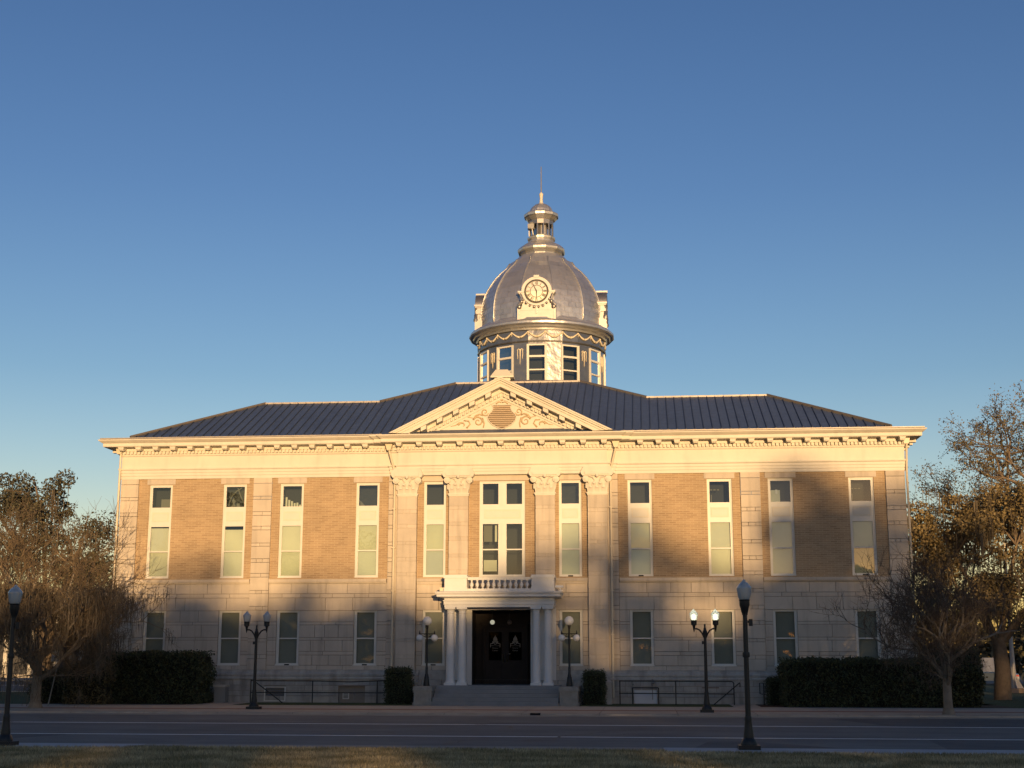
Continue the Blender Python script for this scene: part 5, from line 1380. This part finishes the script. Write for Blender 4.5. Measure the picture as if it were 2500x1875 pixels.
def shade_tree(x, y, H, hw, seed, n, low):
    t = thing('shade_tree','bushy park tree behind the camera that shades the courthouse or shows in its glass','tree',(x,y,0),0,'park trees behind the camera')
    rg = np.random.default_rng(seed); T = Tree(seed)
    T.m.tube([(0,0,-.1),(.2,0,H*.4),(0,0,H*.75)], .35, 9, .12, cap=False); T.m.build('trunk', bark, t, smooth=60, recalc=False)
    pts = []
    K = int(40+H*hw*1.7)
    for k in range(K):
        v = rg.random()**.8; z = low+(H-low)*v
        # outline: rounded top with an uneven edge
        top = max(0,(z-(H-hw*1.5))/(hw*1.5)); w_ = hw*math.sqrt(max(.0,1-top**2))*1.12
        c = (rg.uniform(-1,1)*w_, rg.uniform(-2.4,2.4), z); r_ = rg.uniform(.35,1.0)*(1.0 if top < .3 else .62)
        if z+r_*.6 > H: c = (c[0],c[1],H-r_*.6)
        if z > ch(4.6) and rg.random() < (.42 if x < cpos(12) else .25): continue
        pts.append(blob(c,(r_,r_,r_*.7),int(n/K*(.34 if top > .25 else .6 if abs(c[0]) > .75*w_ else 1)),rg,.1))
    P0 = np.concatenate(pts); P0 = P0[P0[:,2]>.3]; P0 = P0[sun_gap_filter(P0+np.array([x,y,0]))]
    npmesh('crown', leafquads(P0,.62 if low > 1 else .74,rg), 4, leafcast, t)
for k,(xw,zw,hw) in enumerate(shade):
    shade_tree(cpos(xw), YC+rr.uniform(-2,2), ch(zw), hw, 100+k, int(2600*hw*1.6+7000), 5)
for k in range(24):      # the lower, closed row
    xw = -60+k*5.2; shade_tree(cpos(xw)+rr.uniform(-.6,.6), YC+6+rr.uniform(-1,1), ch(1.6+rr.uniform(-.5,.7)), 3.9, 200+k, 34000, .3)

for k in range(14):      # unseen taller oaks, added so the left windows reflect dark
    shade_tree(-98+k*6.2+rr.uniform(-.8,.8), YC+2+rr.uniform(-2,2), 25-k*.75+rr.uniform(-2,1.5), 5.2, 300+k, 15000, .3)

# ------------------------------------------------------------------ background left: colonnaded building, bench, leaning sign
B = thing('colonnaded_building','dark building with tall pale columns far left across the side street','building',(-60,78,0))
m = MB(); m.box(-34,33,2.2,16,0,9.0); m.build('wall', mat('shop_wall',(.05,.05,.055),.8), B)
m = MB(); m.box(-34,33,-.6,2.2,7.4,9.2); m.box(-34,33,-.9,2.2,9.2,9.5); m.build('roof', winterstone, B)
m = MB(); m.box(-34,33,-1.2,2.2,0,.35); m.build('plinth', concrete, B)
for k in range(24):
    x = -33+k*2.82
    MB().box(x-.22,x+.22,-.45,.0,.35,7.4).build('column', cream, B)
t = thing('bench','dark slatted bench on the lawn at the far left edge','bench',(-28.9,4.0,0),R(12))
for z0,y0 in ((.42,-.2),(.42,-.05),(.42,.1)): MB().box(-.9,.9,y0,y0+.1,z0,z0+.04).build('seat_slat', ironm, t)
for k in range(4): MB().box(-.9,.9,.25+k*.03,.28+k*.03,.52+k*.12,.60+k*.12).build('back_slat', ironm, t)
for x in (-.8,.8): MB().tube([(x,-.2,0),(x,-.2,.62),(x,.2,.62)],.03,6).build('leg', ironm, t); MB().tube([(x,.3,0),(x,.24,.45),(x,.36,1.0)],.03,6).build('leg', ironm, t)
t = thing('leaning_sign','small white sign on a leaning thin grey pole beside the pale tree trunk','sign',(-19.7,-6.4,0))
MB().tube([(0,0,0),(.42,0,2.35)],.03,8).build('pole', greymetal, t, smooth=40)
m = MB(); m.box(.02,.40,-.02,.0,1.95,2.38); m.build('sign_panel', signwhite, t)

# ------------------------------------------------------------------ background right: monument post, banners, cars
t = thing('flagpole','tapered white sunlit pole with finned foot on a concrete block right of the hedge','flagpole',(30.05,24.5,0))
m = MB(); m.lathe([(.20,.3),(.14,2.2),(.09,4.2),(.07,9.5)],12,(0,0,0)); m.build('pole', mat('flagpole_white',(.75,.72,.66),.5), t, smooth=40)
m = MB()
for a in range(4):
    c,s_ = math.cos(a*PI/2+.1),math.sin(a*PI/2+.1); n_ = Vector((-s_,c,0))*.03
    p0,p1,p2 = Vector((c*.15,s_*.15,.3)),Vector((c*.58,s_*.58,.3)),Vector((c*.15,s_*.15,1.1))
    m.add([p0+n_,p1+n_,p2+n_,p0-n_,p1-n_,p2-n_],[(0,1,2),(3,5,4),(0,3,4,1),(1,4,5,2),(2,5,3,0)])
m.build('fin', MATS['flagpole_white'], t)
m = MB(); m.box(-1.1,1.3,-.7,.7,0,.30); m.build('foot_block', mat('pink_block',(.50,.38,.28),.8,var=.1,vscale=2), t)
def banner(label, loc, art):
    t = thing('banner_post', label, 'banner', loc, 0, 'banner posts by the car park')
    MB().tube([(0,0,0),(0,0,3.4)],.06,8).build('pole', ironm, t, smooth=40)
    m = MB(); m.box(-.95,-.12,-.015,.015,1.55,2.95); pn = m.build('banner_panel', mat('banner_cloth',(.70,.66,.50),.7) if 'banner_cloth' not in MATS else MATS['banner_cloth'], t)  # white cloth with the yellow light put into its colour
    for z in (1.5,2.98): MB().tube([(0,0,z),(-1.0,0,z)],.02,5).build('bracket', ironm, t)
    m = MB()
    if art == 0:
        m.tube([(-.53+.27*math.cos(q)*(1-q*.07),-.03,2.45+.27*math.sin(q)*(1-q*.07)) for q in np.linspace(0,8.5,26)],.035,5); m.build('banner_swirl', greymetal, pn)
    else:
        m.add([(-.8,-.02,2.1),(-.5,-.02,2.5),(-.25,-.02,2.3),(-.4,-.02,1.9),(-.7,-.02,1.85)],[(0,1,2,3,4)]); m.tube([(-.5,-.03,1.7),(-.4,-.03,2.2),(-.3,-.03,2.75)],.03,5); m.build('banner_figure', red, pn)
    return t
banner('dark post with yellow-lit white swirl banner, left one of two, right of the hedge',(31.0,40,0),0)
banner('dark post with red-figured yellow-lit white banner, right one of two, at the right edge',(37.2,42,0),1)
t = thing('blue_sign','dark blue panel sign between the two banner posts','sign',(33.6,45,0))
m = MB(); m.box(-.9,.9,-.05,.05,1.1,2.2); m.build('sign_panel', signblue, t); m = MB(); m.box(-.8,-.7,-.04,.04,0,1.1); m.box(.7,.8,-.04,.04,0,1.1); m.build('leg', ironm, t)

def car(label, loc, rz, bm_, suv=False):
    t = thing('parked_car', label, 'car', loc, rz, 'cars in the car park')
    h = .95 if not suv else 1.05; H = 1.46 if not suv else 1.75
    # side outline (x along the car, z), extruded and narrowed at the roof
    body = [(-2.2,.35),(-2.25,.62),(-2.15,.85),(-1.6,.95 if not suv else 1.02),(1.35,h-.02),(2.0,.84),(2.25,.70),(2.3,.42),(2.2,.28),(-2.1,.28)]
    m = MB(); n = len(body)
    rings = []
    for yy,sc in ((-.88,.96),(-.80,1.0),(.80,1.0),(.88,.96)): rings.append([(x*(sc if abs(x)>1.9 else 1),yy,z if z<.5 else z*(.985 if abs(yy)>.85 else 1)) for x,z in body])
    vs = [v for r_ in rings for v in r_]; fs = [tuple(range(n)),tuple(range(4*n-1,3*n-1,-1))]
    for a in range(3):
        for i in range(n): fs.append((a*n+i,a*n+(i+1)%n,(a+1)*n+(i+1)%n,(a+1)*n+i))
    m.add(vs,fs); m.build('body', bm_, t, smooth=35)
    cab = [(-1.75,h-.05),(-1.35 if not suv else -1.95,H-.08),(-1.0,H),(.35,H),(.7,H-.05),(1.35,h-.05)]
    if suv: cab[0] = (-2.1,h-.05)
    m = MB(); n = len(cab)
    m.add([(x,-.80 if z<H-.3 else -.64,z) for x,z in cab]+[(x,.80 if z<H-.3 else .64,z) for x,z in cab],[tuple(range(n)),tuple(range(2*n-1,n-1,-1))]+[(i,i+1,i+1+n,i+n) for i in range(n-1)])
    cb = m.build('cabin', bm_, t, smooth=25)
    m = MB()
    for s in (-1,1):
        for a,b in ((-1.4,-.35),(-.27,.85)):
            m.add([(a,s*.802,h+.0),(b,s*.802,h+.0),(min(b,.55) ,s*.675,H-.13),(max(a,-1.2),s*.675,H-.13)],[(0,1,2,3)])
    m.add([(1.30,-.7,h),(1.30,.7,h),(.76,.58,H-.08),(.76,-.58,H-.08)],[(0,1,2,3)]); m.add([(cab[0][0]-.02,-.7,h+.02),(cab[0][0]-.02,.7,h+.02),(cab[1][0]-.03,.58,H-.12),(cab[1][0]-.03,-.58,H-.12)],[(0,1,2,3)])
    m.build('window', mat('car_glass',(.02,.025,.03),.08) if 'car_glass' not in MATS else MATS['car_glass'], cb)
    for x in (-1.38,1.42):
        for s in (-1,1):
            w_ = MB(); w_.tube([(x,s*.70,.33),(x,s*.90,.33)],.33,18); wh = w_.build('wheel', mat('tyre',(.02,.02,.02),.8) if 'tyre' not in MATS else MATS['tyre'], t, smooth=40)
            w_ = MB(); w_.tube([(x,s*.895,.33),(x,s*.91,.33)],.19,14); w_.build('rim', greymetal, wh)
    for s in (-1,1):
        MB().box(2.22,2.31,s*.75,s*.45,.60,.72).build('headlight', signwhite, t); MB().box(-2.27,-2.18,s*.78,s*.5,.66,.80).build('tail_light', red, t)
    return t
silverp = mat('silver_car_paint',(.34,.36,.38),.3,metal=.4); darkp = mat('black_car_paint',(.03,.03,.035),.3); whitep = mat('white_car_paint',(.66,.67,.68),.35)
car('silver saloon car parked beyond the right lawn, left of the white pole',(36.8,56,0),R(100),silverp)
car('black car parked beyond the right lawn, behind the white pole',(40.6,57,0),R(97),darkp,True)
car('white car parked at the right edge beyond the lawn',(43.6,55.5,0),R(95),whitep)
car('pale sport utility car parked at the far right edge',(47.0,56.5,0),R(95),silverp,True)

# ------------------------------------------------------------------ far woods that read as one mass
rg = np.random.default_rng(91)
def woods(label_x0, x1, y0, h, n):
    xx = rg.uniform(label_x0,x1,n); tops = h*(1+.18*np.sin(xx*.21)+.12*np.sin(xx*.53+1)+.08*np.sin(xx*1.7))
    P = np.stack([xx, y0+rg.uniform(0,14,n), tops*rg.random(n)**.75],1)
    o = npmesh('distant_wood', leafquads(P,.95,rg), 4, leafdark); o['kind'] = 'stuff'; return o
woods(-170,-40,104,8.0,26000); woods(34,170,116,7.5,26000)
